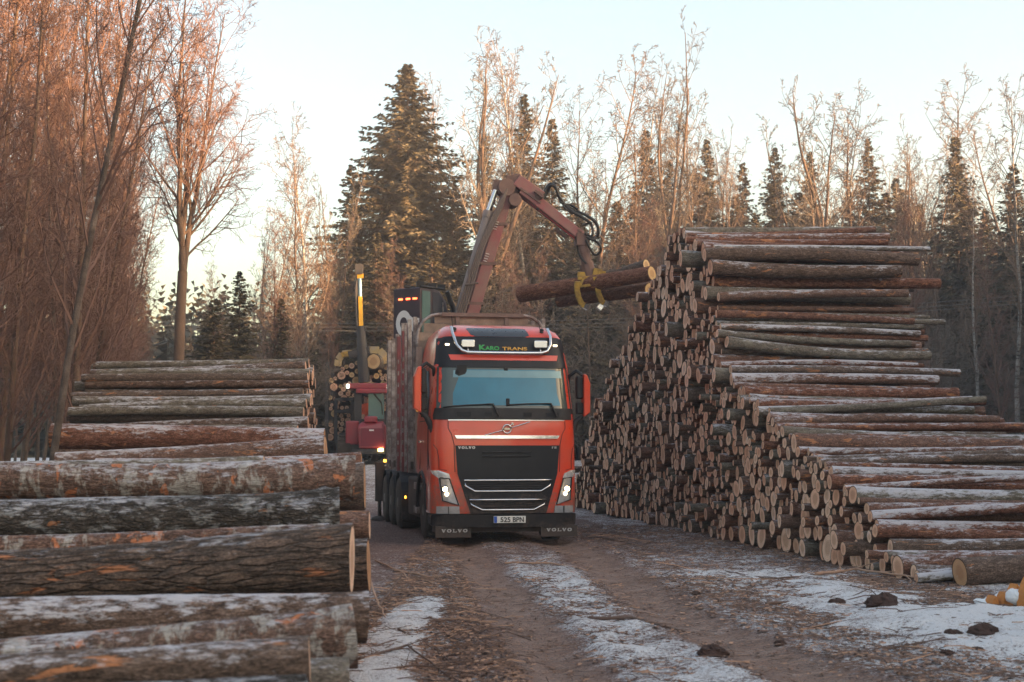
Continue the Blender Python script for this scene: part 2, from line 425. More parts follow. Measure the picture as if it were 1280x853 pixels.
surf = np.array([not np.any((S_ < s - .02) & (S_ > s - 4) & (Z_ > z - r) & (Z_ > CH + (z - CH) * .98)) if False else 0 for s, z, r in circ])
# a log is seen along its side when nothing nearer the camera stands higher than the sight line over it
vis = np.zeros(len(circ))
for i, (s, z, r) in enumerate(circ):
    m = (S_ < s - .01)
    if m.any():
        lim = CH + (Z_[m] + R_a[m] - CH) * (s / S_[m])
        vis[i] = 1.0 if lim.max() < z + r * .9 else 0
    else: vis[i] = 1
score = vis * 10 + R_a / S_ * 600 + np.array([rg.random() * .8 for _ in circ])
order = np.argsort(-score); NIND = 232; ind = set(order[:NIND].tolist())
def size_word(r): return 'slim' if r < .075 else 'medium' if r < .115 else 'thick' if r < .15 else 'very thick'
def zone(y): return 'low near end of tall pile' if y < 20 else 'low front of tall pile' if y < 23 else 'under the tall pile steps' if y < 26.2 else 'under the tall pile peak' if y < 29.5 else 'tall pile, far slope' if y < 33 else 'tall pile, beside the truck'
nside = 0
for i, (s, z, r) in enumerate(circ):
    y = s
    g0 = random.Random(i * 7 + 1)
    out_ = g0.gauss(0, .06) + (g0.uniform(-.28, .1) if g0.random() < .15 else 0)
    P = face_pt(y) + DL * out_; P.z = z + .02
    d = DL.copy(); tl = .018 if vis[i] else .008
    if z > prof[9][1] - .6 and vis[i]: tl = .022
    d = (d + Vector((g0.gauss(0, .010), g0.gauss(0, tl * .8), g0.gauss(-.004, tl * 1.25)))).normalized()
    L = 3.9 + g0.gauss(0, .17)
    u = g0.random()
    if i in ind:
        bark, bn = (BK_RED, 'reddish brown') if u < .62 else (BK_GREY, 'grey') if u < .8 else (BK_BROWN, 'dark brown')
        frost = (g0.uniform(1.15, 1.5) if g0.random() < .38 else g0.uniform(.35, 1.0)) if vis[i] else g0.uniform(.2, .8)
        big = vis[i] > 0
        g = log_geo(L, r * 1.06, r * .9, i * 13 + 5, ns=22 if big else 16, nr=40 if big else 8, bow=g0.uniform(.02, .085) if big else .01, rough=.045, frost=frost)
        o = log_obj(P, d, g, bark, WOOD, roll=g0.uniform(0, 6))
        if big:
            nside += 1
            fw = 'white frosted' if frost > 1.1 else 'bare'
            lvl = 'top layer' if z > 5 else 'upper step' if z > 3.6 else 'middle step' if z > 2.3 else 'lower step' if z > 1.2 else 'lowest row'
            lab = f'{size_word(r)} {fw} {bn} log lying lengthwise on the {lvl} of the tall pile'
        else:
            lab = f'{size_word(r)} {bn} log with sawn end facing the road, {zone(y)}'
        tag(o, lab, 'log', 'logs in the tall pile right of the road')
    else:
        g = log_geo(L, r * 1.05, r * .92, i * 13 + 5, ns=11, nr=4, bow=.0, rough=.03, frost=g0.uniform(.2, .8))
        log_stuff(P, d, g, 0 if u < .62 else 1 if u < .8 else 2)
print('side logs', nside)
# fallen butt log at the foot, and the small frosty split pieces at the frame edge
p0 = at(1200, 733, 17.0); p0.z = gz(p0.x, p0.y) + .15
tag(log_obj(p0, (.95, .3, .03), log_geo(1.7, .17, .15, 991, 24, 30, .02, .06, .3), BK_BROWN, WOODO), 'short dark log with orange end lying alone beside the tall pile', 'log')
# log held by the grapple: (end seen right, end left)
for k, (a, b, ra, rb, bk, lab) in enumerate([
    ((808, 331, 32.4), (690, 362, 34.6), .11, .13, BK_BROWN, 'uppermost and thinnest log hanging in the crane grapple'),
    ((815, 342, 32.0), (651, 368, 34.2), .165, .21, BK_RED, 'thick reddish log clamped in the middle of the crane grapple'),
    ((812, 362, 32.5), (700, 376, 34.6), .15, .17, BK_RED, 'lowest dark log in the crane grapple, showing under the thick one')]):
    A = at(*a); B = at(*b); d = (B - A)
    tag(log_obj(A, d, log_geo(d.length, ra, rb, 77 + k, 24, 44, .03, .05, .15), bk, WOODY), lab, 'log', 'logs held up by the crane grapple')

# ---------------------------------------------------------------- near left pile: each log as photographed
CL = [ # right px, top/bottom at right, top/bottom at px 0, depth, bark, frost, label
    (387, 795, 856, 822, 868, 6.4, BK_BROWN, .75, 'grey brown log with an orange bare streak, front one of the near left pile'),
    (384, 843, 905, 858, 915, 6.0, BK_LICHEN, .6, 'dark log cut off by the bottom edge in front of the near left pile'),
    (436, 826, 890, 838, 895, 6.9, BK_GREY, .5, 'pale ended log peeping out low between the front logs of the near left pile'),
    (443, 757, 832, 794, 852, 7.4, BK_BIRCH, .75, 'pale birch log with orange flaking bark in the near left pile'),
    (459, 742, 803, 742, 797, 8.1, BK_BROWN, .95, 'frosty grey brown log lying behind the pale birch log'),
    (440, 655, 743, 690, 748, 8.7, BK_PINE, .45, 'thickest log of the near left pile, with deeply furrowed dark bark'),
    (461, 672, 742, 700, 745, 9.4, BK_PINE, .4, 'log end jutting out behind the thickest furrowed log'),
    (412, 654, 694, 665, 694, 9.7, BK_BIRCH, .8, 'thin patchy log squeezed above the thickest furrowed log'),
    (424, 612, 668, 617, 668, 10.5, BK_LICHEN, .85, 'dark log mottled with grey lichen, second from the top of the near left pile'),
    (462, 640, 674, 646, 676, 11.1, BK_RED, .4, 'reddish log end behind the lichen covered log'),
    (443, 574, 624, 573, 617, 11.7, BK_BIRCH, .75, 'red brown log with white and orange patches along the top of the near left pile'),
    (456, 577, 640, 585, 640, 12.5, BK_BROWN, .4, 'pale orange cut log end standing out behind the top log of the near left pile'),
    (330, 570, 590, 573, 590, 12.9, BK_GREY, 1.0, 'thin frosted log just visible over the top of the near left pile')]
lm = {'BK_RED': 0}
near_c = []
for k, (xr, tr, br, tl, bl, D, bk, fr, lab) in enumerate(CL):
    A = at(xr, (tr + br) / 2, D); r0 = (br - tr) / 2 / F * D
    B = at(0, (tl + bl) / 2, D - .24); r1 = (bl - tl) / 2 / F * D
    d = (B - A); ln = d.length; L = 4.15; rr1 = r0 + (r1 - r0) * L / ln; rr1 = max(rr1, r0 * .6)
    hi = D < 9.9
    g = log_geo(L, r0 * .97, rr1 * .97, 300 + k, 48, 260 if hi else 160, .045, .085, fr)
    tag(log_obj(A, d, g, bk, WOODO if k in (2, 6, 11) else WOOD, roll=k), lab, 'log', 'logs in the near left pile')
    near_c.append((D, A.z, r0, A.x))
# what carries them underneath
g0 = random.Random(5)
for D in np.arange(5.9, 13.2, .3):
    top = min([z - r for (dd, z, r, x) in near_c if abs(dd - D) < r + .22] + [np.interp(D, [5.8, 12.6], [.35, 1.1])])
    z = .0; 
    while True:
        r = g0.uniform(.11, .155)
        if z + 2 * r > top: break
        g = log_geo(4.05, r, r * .95, g0.randrange(9999), 11, 4, 0, .03, .4)
        log_stuff((np.interp(D, [6, 13], [-.98, -1.42]) + g0.gauss(0, .04), D + g0.gauss(0, .03), z + r + gz(-1, D) * .3), (-.999, -.02, 0), g, 2); z += 2 * r * .97

# ---------------------------------------------------------------- second left pile: two red frosted logs on top
for (xr, tr, br, xl, tl, bl, D, lab) in [(405, 536, 566, 65, 530, 561, 21.4, 'thick reddish frosted log on top of the middle left pile'),
                                      (407, 545, 578, 70, 566, 582, 20.2, 'tapering reddish frosted log in front of the top log of the middle left pile'),
                                      (452, 566, 590, 120, 573, 595, 19.0, 'low log end seen between the near and the middle left pile')]:
    A = at(xr, (tr + br) / 2, D); B = at(xl, (tl + bl) / 2, D - .15)
    tag(log_obj(A, B - A, log_geo((B - A).length, (br - tr) / 2 / F * D, (bl - tl) / 2 / F * D, int(D * 10), 40, 140, .03, .05, 1.0), BK_RED, WOODO), lab, 'log', 'logs in the middle left pile')
for D in np.arange(18.7, 22.4, .34):
    z = 0; top = np.interp(D, [18.6, 19.6, 20.2, 21.4, 22.4], [.7, 1.2, 1.32, 1.62, .5])
    while z + .24 < top:
        r = g0.uniform(.12, .165); g = log_geo(3.9, r, r * .95, g0.randrange(9999), 12, 6, .01, .03, .6)
        x0 = (407 - 640) / F * D + g0.gauss(0, .06) - .05
        log_stuff((x0, D + g0.gauss(0, .03), z + r), (-1, -.03, 0), g, 0); z += 2 * r * .97
# ---------------------------------------------------------------- third left pile: thin grey logs
HA = [(23.0, .3), (24.0, 1.2), (24.8, 2.2), (25.7, 2.95), (26.6, 3.25), (27.6, 3.2), (28.6, 1.9), (29.3, .3)]
ca = pack(HA, lambda g, f: .07 + .045 * g.random(), 21, n=900)
na = 0
SA = np.array([c[0] for c in ca]); ZA = np.array([c[1] + c[2] for c in ca])
for i, (s, z, r) in enumerate(ca):
    g1 = random.Random(i + 900); m = SA < s - .01
    seen = (not m.any()) or (CH + (ZA[m] - CH) * (s / SA[m])).max() < z + r * .9
    x0 = -3.72 - (s - 26) * .11 + g1.gauss(0, .07); P = Vector((x0, s, z + .02))
    d = Vector((-1, g1.gauss(0.0, .015), g1.gauss(0, .016) if seen else g1.gauss(0, .005))); L = 4.0 + g1.gauss(0, .14)
    ends = z > 1.4 and s < 27
    if (seen and z > 1.25) or (ends and na < 46 and r > .085):
        na += 1
        bk, bn = (BK_GREY, 'grey') if g1.random() < .65 else (BK_BROWN, 'brown')
        o = log_obj(P, d, log_geo(L, r, r * .85, i + 4000, 18, 36 if seen else 8, .04, .04, g1.uniform(.5, 1.0)), bk, WOOD, roll=g1.uniform(0, 6))
        tag(o, (f'{size_word(r)} {bn} log lengthwise ' + ('on the top layer' if z > 2.9 else 'on the sloping front' if z > 2 else 'low on the front') + ' of the far left pile') if seen else f'{size_word(r)} {bn} log showing only its cut end in the far left pile', 'log', 'logs in the far left pile')
    else:
        log_stuff(P, d, log_geo(L, r, r * .9, i + 4000, 10, 4, 0, .03, .5), 1 if g1.random() < .6 else 2)
print('pile A', len(ca), na)
# ================================================================ ground
def axis(core0, core1, step, far0, far1, grow=1.18):
    a = list(np.arange(core0, core1 + 1e-6, step)); s = step; v = core1
    while v < far1: s *= grow; v += s; a.append(v)
    s = step; v = core0; b = []
    while v > far0: s *= grow; v -= s; b.append(v)
    return np.array(b[::-1] + a)
gx = axis(-3.2, 8.2, .055, -700, 700); gy = axis(7.0, 31, .06, -300, 900)
GX, GY = np.meshgrid(gx, gy, indexing='ij')
GZ = terrain(GX, GY)
dl = np.abs(GX - rutl(GY) - .10 * (fbm(GX * .7, GY * .7, 3) - .5)); dr = np.abs(GX - rutr(GY) - .15 * (fbm(GX * .6 + 5, GY * .6, 3) - .5))
rutm = np.maximum(np.exp(-(dl / .33) ** 4), np.exp(-(dr / .40) ** 4))
sn = .50 + .0 * GX
off = GX - road_c(GY)
mid = np.exp(-(off / .55) ** 4)
sn = sn + .19 * mid * sstep(26, 16, GY)
right = sstep(1.35, 2.0, off) * sstep(24, 14, GY); sn = sn + .10 * right
bank = np.exp(-((GX - 3.75 - (GY - 14.5) * -.10) / .75) ** 2) * sstep(22, 15, GY); sn = sn + .20 * bank
sn = sn + .28 * np.exp(-((GX - 3.9) / 1.0) ** 2 - ((GY - 12.9) / 1.0) ** 2)
sn = sn + .34 * np.exp(-((GX + .95) / .42) ** 2) * sstep(17, 13.5, GY)
sn = sn + .22 * sstep(-7, -14, GX) + .2 * sstep(44, 60, GY)
sn = sn - .22 * sstep(-.35, -1.1, off) * (1 - np.exp(-((GX + .95) / .45) ** 2)) * (GX > -3)
sn = sn - .30 * sstep(17, 27, GY) * (1 - sstep(34, 46, GY)) * (np.abs(off) < 2.6)
sn = sn - .55 * rutm
nn = fbm(GX * 1.3 + 40, GY * 1.3, 5); sn = sn + (nn - .5) * .5
# snow lies a little proud
GZ = GZ + sstep(.5, .9, sn) * (.04 + .10 * (fbm(GX * 2.2 + 9, GY * 2.2, 4) - .45))
nx, ny = GX.shape; V = np.stack([GX, GY, GZ], -1).reshape(-1, 3)
ii, jj = np.meshgrid(np.arange(nx - 1), np.arange(ny - 1), indexing='ij')
Q = np.stack([ii * ny + jj, (ii + 1) * ny + jj, (ii + 1) * ny + jj + 1, ii * ny + jj + 1], -1).reshape(-1, 4)
m, nt, b = newmat('frozen ground')
tc = N(nt, 'ShaderNodeTexCoord').outputs['Object']
sa = N(nt, 'ShaderNodeAttribute', attribute_name='snow').outputs['Fac']; ra = N(nt, 'ShaderNodeAttribute', attribute_name='rut').outputs['Fac']
n1 = noise(nt, tc, 3.1, 8, .68); n2 = noise(nt, tc, 28, 5, .65); n3 = noise(nt, scalev(nt, tc, (60, 18, 30)), 1, 3, .6); n4 = noise(nt, tc, 95, 3, .6)
mud = ramp(nt, n2, [(.3, (.075, .048, .040)), (.5, (.205, .135, .120)), (.72, (.36, .26, .235))])
rutc = ramp(nt, n1, [(.3, (.22, .142, .108)), (.5, (.36, .245, .195)), (.7, (.46, .335, .28))])
g_ = mixc(nt, math_(nt, 'MULTIPLY', ra, .75), mud, rutc)
g_ = mixc(nt, ramp(nt, n3, [(.58, 0), (.66, .75)]), g_, (.045, .028, .024))       # bark crumbs
g_ = mixc(nt, ramp(nt, n4, [(.62, 0), (.70, .6)]), g_, (.34, .25, .20))
a = math_(nt, 'ADD', sa, math_(nt, 'MULTIPLY_ADD', n1, 1.5, -.75))
a = math_(nt, 'ADD', a, math_(nt, 'MULTIPLY_ADD', n2, 1.9, -.95))
a = math_(nt, 'ADD', a, math_(nt, 'MULTIPLY_ADD', n4, 1.5, -.75))
sf = ramp(nt, a, [(.36, 0), (.50, .42), (.66, .78), (.9, 1)])
g_ = mixc(nt, sf, g_, mixc(nt, ramp(nt, a, [(.5, 0), (.8, 1)]), (.50, .48, .50), (.80, .81, .84)))
nt.links.new(g_, b.inputs['Base Color']); b.inputs['Roughness'].default_value = .88; b.inputs['Specular IOR Level'].default_value = .25
wv = nt.nodes.new('ShaderNodeTexWave'); wv.bands_direction = 'Y'; wv.inputs['Scale'].default_value = 3.2; wv.inputs['Distortion'].default_value = 3.5; wv.inputs['Detail'].default_value = 3; nt.links.new(tc, wv.inputs['Vector'])
tr = math_(nt, 'MULTIPLY', math_(nt, 'MULTIPLY', wv.outputs[1], ra), .9)
bump(nt, b, math_(nt, 'ADD', math_(nt, 'ADD', math_(nt, 'ADD', n2, math_(nt, 'MULTIPLY', n1, 2.6)), math_(nt, 'MULTIPLY', n3, .7)), tr), .045)
GROUND = m
tag(link('ground', mk_mesh('ground', V, [Q], (m,), True, None, {'snow': sn.ravel(), 'rut': rutm.ravel()})), kind='structure')

# ---------------------------------------------------------------- litter, sticks, clods
M_TW = pm('twig bark', (.115, .072, .056), .85, var=.5, scale=3)
M_TWL = pm('pale broken wood', (.36, .22, .15), .85, var=.35, scale=3)
M_CH = pm('bark chips', (.18, .11, .082), .9, var=.5, scale=2)
rs = np.random.RandomState(4)
def litter(name, n, lab, seed, chips=False):
    rs = np.random.RandomState(seed); V = []; Fq = []; mi = []
    k = 0; b = 0
    while k < n:
        if rs.rand() < .6:
            y = rs.uniform(8, 30); x = rs.uniform(-1.5, 6)
        else:
            y = rs.uniform(8, 18); x = rs.uniform(-1.4, 5)
        off = x - float(road_c(y)); fx = 7.47 - .147 * y
        if x > fx + .5 or x < -1.2 - (y - 8) * .1: continue
        w = .35 + .65 * float(sstep(.9, 1.8, abs(off))) + (1.2 if off < -1.1 else 0) + (1.3 * math.exp(-((x - fx + .5) / .5) ** 2))
        if min(abs(x - float(rutl(y))), abs(x - float(rutr(y)))) < .3: w *= .35
        if rs.rand() * 2 > w: continue
        k += 1; z = gz(x, y); a = rs.normal(0.1, 1.0)
        if rs.rand() < .3: a = rs.uniform(0, 3.14)
        if chips:
            L = rs.uniform(.010, .052); w_ = L * rs.uniform(.3, .8); h = .006
        else:
            L = min(.6, .03 + rs.exponential(.09)); w_ = rs.uniform(.002, .0045) * (1 + L); h = w_
        c, s = math.cos(a) * L / 2, math.sin(a) * L / 2; nxn, nyn = -math.sin(a) * w_, math.cos(a) * w_
        t = rs.normal(0, .05) * L; zz = z + h * .8 + abs(t) * .7 + .012
        bend = rs.normal(0, .09) * L
        P = [(x - c, y - s, zz - t), (x + nxn / w_ * bend, y + nyn / w_ * bend, zz + abs(bend) * .4), (x + c, y + s, zz + t)]
        for (px, py, pz), ww in zip(P, (1, .9, .5)):
            V += [(px - nxn * ww, py - nyn * ww, pz - h * .5), (px, py, pz + h), (px + nxn * ww, py + nyn * ww, pz - h * .5)]
        for q in range(2):
            for e in range(3): Fq.append((b + q * 3 + e, b + q * 3 + (e + 1) % 3, b + q * 3 + 3 + (e + 1) % 3, b + q * 3 + 3 + e)); mi.append(1 if (L * 977) % 1 < .22 else 0)
        b += 9
    tag(link(name, mk_mesh(name, V, [np.array(Fq)], (M_CH if chips else M_TW, M_TWL), False, mi)), lab, 'litter', kind='stuff')
litter('twig_litter', 11000, 'thin broken twigs strewn over the frozen yard', 1)
litter('bark_litter', 20000, 'small bark chips scattered over the road and snow', 2, True)

def stick(pts, r, lab, twigs=0, mat=M_TW, seed=0, pale_end=False):
    g = random.Random(seed); P = [Vector(p) for p in pts]; mb = MB()
    path = []
    for i in range(len(P) - 1):
        for q in range(5): path.append(P[i].lerp(P[i + 1], q / 5) + Vector((g.gauss(0, r * .5), g.gauss(0, r * .5), abs(g.gauss(0, r * .3)))))
    path.append(P[-1]); n = len(path)
    mb.tube(path, [r * (1 - .6 * i / n) for i in range(n)], 7)
    for _ in range(twigs):
        i = g.randrange(1, n - 1); d = (path[i + 1] - path[i - 1]).normalized(); sd = Vector((-d.y, d.x, g.uniform(-.1, .5))) * g.choice((-1, 1))
        e = path[i] + (d * g.uniform(.4, 1) + sd * g.uniform(.3, .8)) * g.uniform(.15, .5); mid = path[i].lerp(e, .5) + Vector((g.gauss(0, .02), g.gauss(0, .02), .01))
        mb.tube([path[i], mid, e], [r * .4, r * .3, r * .12], 5)
    tag(mb.build('fallen_branch', [mat], fix=False), lab, 'branch', 'branches fallen on the yard')
def gp(px, py, h=.02):
    Y = F * CH / (py - 560); p = at(px, py, Y); p.z = gz(p.x, p.y) + h; return p
stick([gp(735, 776), gp(790, 778), gp(856, 788)], .02, 'long dark branch lying between the two wheel tracks', 2, seed=1)
stick([gp(955, 755), gp(1010, 751), gp(1072, 750)], .018, 'thin branch lying on snow beside the dark clod', 3, seed=2)
stick([gp(1020, 722, .05), gp(1070, 717, .07), gp(1150, 728, .04)], .022, 'pale branch at the foot of the right pile', 4, M_TWL, 3)
stick([gp(905, 716), gp(960, 726), gp(1010, 722)], .014, 'thin twiggy branch near the snow bank by the pile', 6, seed=4)
stick([gp(632, 705), gp(690, 706), gp(735, 714)], .016, 'pale branch lying just in front of the truck', 3, M_TWL, 5)
stick([gp(452, 735, .35), gp(470, 765, .15), gp(482, 775, .03)], .014, 'upright orange splinter leaning by the near left pile', 1, M_TWL, 6)
stick([gp(462, 772, .03), gp(485, 757, .12), gp(502, 742, .22)], .017, 'short branch propped up beside the near left pile', 1, seed=7)
stick([gp(480, 780), gp(530, 800), gp(570, 832)], .012, 'dark bent twig lying left of the left wheel track', 8, seed=8)
stick([gp(450, 830, .03), gp(510, 812, .06), gp(560, 845, .03)], .012, 'twiggy branch over the snow at the bottom left', 10, seed=9)
stick([gp(495, 712), gp(540, 722), gp(585, 727)], .016, 'pale stick left of the truck wheel track', 2, M_TWL, 10)
stick([gp(470, 700), gp(505, 716), gp(520, 738)], .014, 'pale stick pointing away beside the near left pile', 3, M_TWL, 11)
stick([gp(735, 670), gp(765, 676), gp(810, 684)], .025, 'branch lying close to the truck wheel and the pile foot', 5, seed=12)
stick([gp(455, 845, .03), gp(520, 838, .05), gp(600, 848, .03)], .010, 'fine twig along the bottom edge left of the track', 8, seed=13)
stick([gp(520, 770), gp(575, 762), gp(640, 768)], .009, 'fine dark twig across the left wheel track', 4, seed=14)
stick([gp(1010, 790), gp(1060, 782), gp(1130, 790)], .008, 'fine twig on the patchy snow right of the right track', 5, seed=15)
stick([gp(1110, 812), gp(1180, 806), gp(1245, 815)], .008, 'fine twig near the clods at the bottom right', 6, seed=16)

M_CLOD = pm('dark earth clod', (.075, .042, .034), .95, var=.6, scale=30, bmp=.02)
def clod(px, py, s, lab, seed):
    p = gp(px, py, 0); rs = np.random.RandomState(seed); n, k = 18, 11
    th = np.linspace(0, 2 * math.pi, n, endpoint=False); V = []; 
    for i in range(k):
        ph = math.pi * i / (k - 1)
        for t in th:
            x, y, z = math.sin(ph) * math.cos(t), math.sin(ph) * math.sin(t), math.cos(ph)
            f = 1 + .7 * (float(fbm(x * 1.9 + seed, y * 1.9 + z * 2.3, 3)) - .5) + rs.normal(0, .09)
            V.append((x * s * f, y * s * f * .8, z * s * f * .55 + s * .25))
    i, j = np.meshgrid(np.arange(k - 1), np.arange(n), indexing='ij')
    Q = np.stack([i * n + j, (i + 1) * n + j, (i + 1) * n + (j + 1) % n, i * n + (j + 1) % n], -1).reshape(-1, 4)
    tag(link('earth_clod', mk_mesh('earth_clod', V, [Q], (M_CLOD,), False), None, Matrix.Translation(p)), lab, 'clod', 'earth clods lying on the snow')
clod(1046, 756, .10, 'round dark clod at the end of the thin branch', 1)
clod(1104, 765, .17, 'widest dark clod on the snow bank', 2)
clod(1231, 803, .12, 'large clod on smooth snow near the right edge', 3)
clod(1192, 803, .08, 'middle sized clod left of the large one near the right edge', 4)
clod(1221, 816, .055, 'small clod just below the large one near the right edge', 5)
clod(1183, 818, .06, 'low flat clod below the middle sized one', 6)
clod(1158, 790, .06, 'left one of two small touching clods on the snow', 7)
clod(1172, 789, .065, 'right one of two small touching clods on the snow', 8)
clod(890, 822, .11, 'flat lump of bark and earth beside the right wheel track', 9)
clod(870, 745, .05, 'small clod on the verge between track and pile', 10)
clod(975, 803, .05, 'small reddish lump on the right wheel track', 11)
# snow-topped stack of split wood at the right edge
M_SNOW = pm('snow', (.80, .81, .84), .7, var=.06, scale=8, bmp=.02)
for k, (px, py0, py1, w, lab) in enumerate([(1245, 772, 758, .045, 'smallest orange wood block poking out of the snow at the right edge'),
                                       (1259, 772, 752, .05, 'middle orange wood block poking out of the snow at the right edge'),
                                       (1273, 773, 741, .065, 'tallest orange wood block poking out of the snow at the right edge'),
                                       (1290, 776, 735, .08, 'wood block cut by the right edge of the picture')]):
    p = gp(px, py0, -.03); h = (py0 - py1) / F * p.y + .03; mb = MB()
    mb.prism([(-w, 0), (w, 0), (w * .97, h * .45), (w * .6, h * .75), (w * .12, h), (-w * .35, h * .82), (-w * .85, h * .5)], 0, .13)
    t = thing('wood_block', lab, 'wood block', p, .25, 'wood blocks at the right edge')
    mb.build('block', [pm('orange split wood %d' % k, (.50, .19, .045), .8, var=.45, scale=14, bmp=.01)], t, bevel=.006)
    rq = np.random.RandomState(k); n_, k_ = 20, 10; Vc = []
    for a_ in range(k_):
        ph = math.pi * a_ / (k_ - 1)
        for t_ in np.linspace(0, 2 * math.pi, n_, endpoint=False):
            x_, y_, z_ = math.sin(ph) * math.cos(t_), math.sin(ph) * math.sin(t_), math.cos(ph); f_ = .8 + .5 * float(fbm(x_ * 2 + k * 3, y_ * 2 + z_ * 2, 3))
            Vc.append((x_ * w * .8 * f_ - w * .5, .20 + y_ * .12 * f_, h * .42 + z_ * h * .22 * f_))
    ia, ja = np.meshgrid(np.arange(k_ - 1), np.arange(n_), indexing='ij')
    link('snow_cap', mk_mesh('snow_cap', Vc, [np.stack([ia * n_ + ja, (ia + 1) * n_ + ja, (ia + 1) * n_ + (ja + 1) % n_, ia * n_ + (ja + 1) % n_], -1).reshape(-1, 4)], (M_SNOW,), True), t)
# ================================================================ trees
def rot_to(d):
    d = d / np.linalg.norm(d); a = np.cross(d, [0, 0, 1.0] if abs(d[2]) < .95 else [1.0, 0, 0]); a /= np.linalg.norm(a); return a, np.cross(d, a)
class Segs:
    def __init__(s): s.a = []; s.b = []; s.ra = []; s.rb = []
    def add(s, a, b, ra, rb): s.a.append(a); s.b.append(b); s.ra.append(ra); s.rb.append(rb)
    def mesh(s, name, n, mats):
        A = np.array(s.a); B = np.array(s.b); ra = np.array(s.ra)[:, None, None]; rb = np.array(s.rb)[:, None, None]
        D = B - A; D /= np.linalg.norm(D, axis=1)[:, None] + 1e-9
        up = np.where(np.abs(D[:, 2:3]) < .95, [[0, 0, 1.0]], [[1.0, 0, 0]]); u = np.cross(D, up); u /= np.linalg.norm(u, axis=1)[:, None]; w = np.cross(D, u)
        th = np.linspace(0, 2 * math.pi, n, endpoint=False); c = np.cos(th)[None, :, None]; si = np.sin(th)[None, :, None]
        ring = u[:, None] * c + w[:, None] * si
        V = np.concatenate([A[:, None] + ring * ra, B[:, None] + ring * rb], 1).reshape(-1, 3)
        m = len(A); base = np.arange(m)[:, None] * 2 * n; k = np.arange(n)[None]; kn = (k + 1) % n
        Q = np.stack([base + k, base + kn, base + n + kn, base + n + k], -1).reshape(-1, 4)
        return mk_mesh(name, V, [Q], mats, n > 4)
def bare_tree(seed, H, r, trunk_frac=.35, stems=1, up=.5, spread=.9, droop=0., l1=26, l2=9, l3=7, l4=4, lean=0., twig=.006, first=.25, len1=.34, wt=.035):
    """leafless tree: returns (trunk mesh, crown mesh)"""
    rg = np.random.RandomState(seed); T = Segs(); C = Segs(); br = []
    def path(p, d, L, r0, r1, n, wob, upb, S):
        pts = [np.array(p)]; d = np.array(d, float); d /= np.linalg.norm(d)
        for i in range(n):
            d = d + rg.normal(0, wob, 3) + np.array([0, 0, upb]); d /= np.linalg.norm(d)
            q = pts[-1] + d * L / n; a = r0 + (r1 - r0) * i / n; b2 = r0 + (r1 - r0) * (i + 1) / n
            S.add(pts[-1], q, a, b2); pts.append(q)
        return pts
    stemsL = []
    if stems == 1:
        p = path((0, 0, -.3), (rg.normal(0, .03) + lean, rg.normal(0, .03), 1), H, r, r * .10, 14, wt, .02, T); stemsL.append((p, H, r, first))
    else:
        h0 = H * trunk_frac; p = path((0, 0, -.3), (lean, 0, 1), h0, r, r * .82, 5, .03, .03, T)
        for k in range(stems):
            az = 2 * math.pi * (k + rg.uniform(-.2, .2)) / stems; sp = spread * rg.uniform(.35, 1)
            hh = (H - h0) * rg.uniform(.8, 1.05); q = path(p[-1] - np.array([0, 0, .3 * k * h0 / 5]), (math.cos(az) * sp, math.sin(az) * sp, 1), hh, r * rg.uniform(.45, .65), r * .07, 12, .07, .05, T)
            stemsL.append((q, hh, r * .55, .1))
    def kids(pts, L, r0, n, lf, up_, lev, f0):
        for k in range(n):
            t = f0 + (1 - f0) * (k + rg.uniform(0, 1)) / n; t = min(t, .985); x = t * (len(pts) - 1); i = int(x); p = pts[i] + (pts[i + 1] - pts[i]) * (x - i)
            d0 = pts[i + 1] - pts[i]; d0 /= np.linalg.norm(d0); a, b = rot_to(d0); az = rg.uniform(0, 2 * math.pi)
            ang = rg.uniform(.5, 1.0) if lev > 1 else rg.uniform(.55, .95) * (1.25 - up * .6)
            dd = d0 * math.cos(ang) + (a * math.cos(az) + b * math.sin(az)) * math.sin(ang)
            LL = L * lf * (1 - t * .62) * rg.uniform(.65, 1.25) if lev == 1 else L * lf * (1 - .45 * t) * rg.uniform(.5, 1.3)
            rr = min(r0 * (1 - t * .8) * .45, .013 * LL + .004) if lev == 1 else max(twig, r0 * .42)
            S = T if lev == 1 and rr > .045 else C
            q = path(p, dd, LL, rr, max(twig * .5, rr * .25), (7, 5, 3, 2)[lev - 1], (.07, .09, .12, .15)[lev - 1], up_, S)
            nk = (l2, l3, l4, 0)[lev - 1]; nk = int(nk * min(1.6, max(.5, LL / (.3 * L)))) if lev == 1 else nk
            if nk: kids(q, LL, rr, nk, (.48, .55, .62)[lev - 1], (up * .10, -droop * .25, -droop * .45)[lev - 1], lev + 1, .15)
    for (pts, L, r0, f0) in stemsL: kids(pts, L, r0, max(4, int(l1 / max(1, stems * .6))), len1, up * .14, 1, f0)
    return T, C
M_BK = pm('tree bark', (.115, .075, .055), .9, var=.4, scale=1.5, bmp=.02)
M_TWG = pm('reddish twigs', (.14, .095, .068), .8, var=.3, scale=.6)
M_TWG2 = pm('grey twigs', (.125, .10, .08), .8, var=.3, scale=.6)
M_TWO = pm('alder twigs', (.140, .078, .062), .75, var=.3, scale=.6)
m, nt, b = newmat('birch trunk'); tc = N(nt, 'ShaderNodeTexCoord').outputs['Object']
n = noise(nt, scalev(nt, tc, (3, 3, 9)), 1, 4, .6)
nt.links.new(ramp(nt, n, [(.36, (.05, .04, .035)), (.44, (.20, .185, .17)), (.8, (.36, .34, .32))]), b.inputs['Base Color']); b.inputs['Roughness'].default_value = .8; M_BIR = m
m, nt, b = newmat('spruce needles'); tc = N(nt, 'ShaderNodeTexCoord').outputs['Object']
n = noise(nt, tc, .9, 3)
c = ramp(nt, n, [(.3, (.042, .040, .022)), (.55, (.076, .061, .033)), (.8, (.12, .082, .046))])
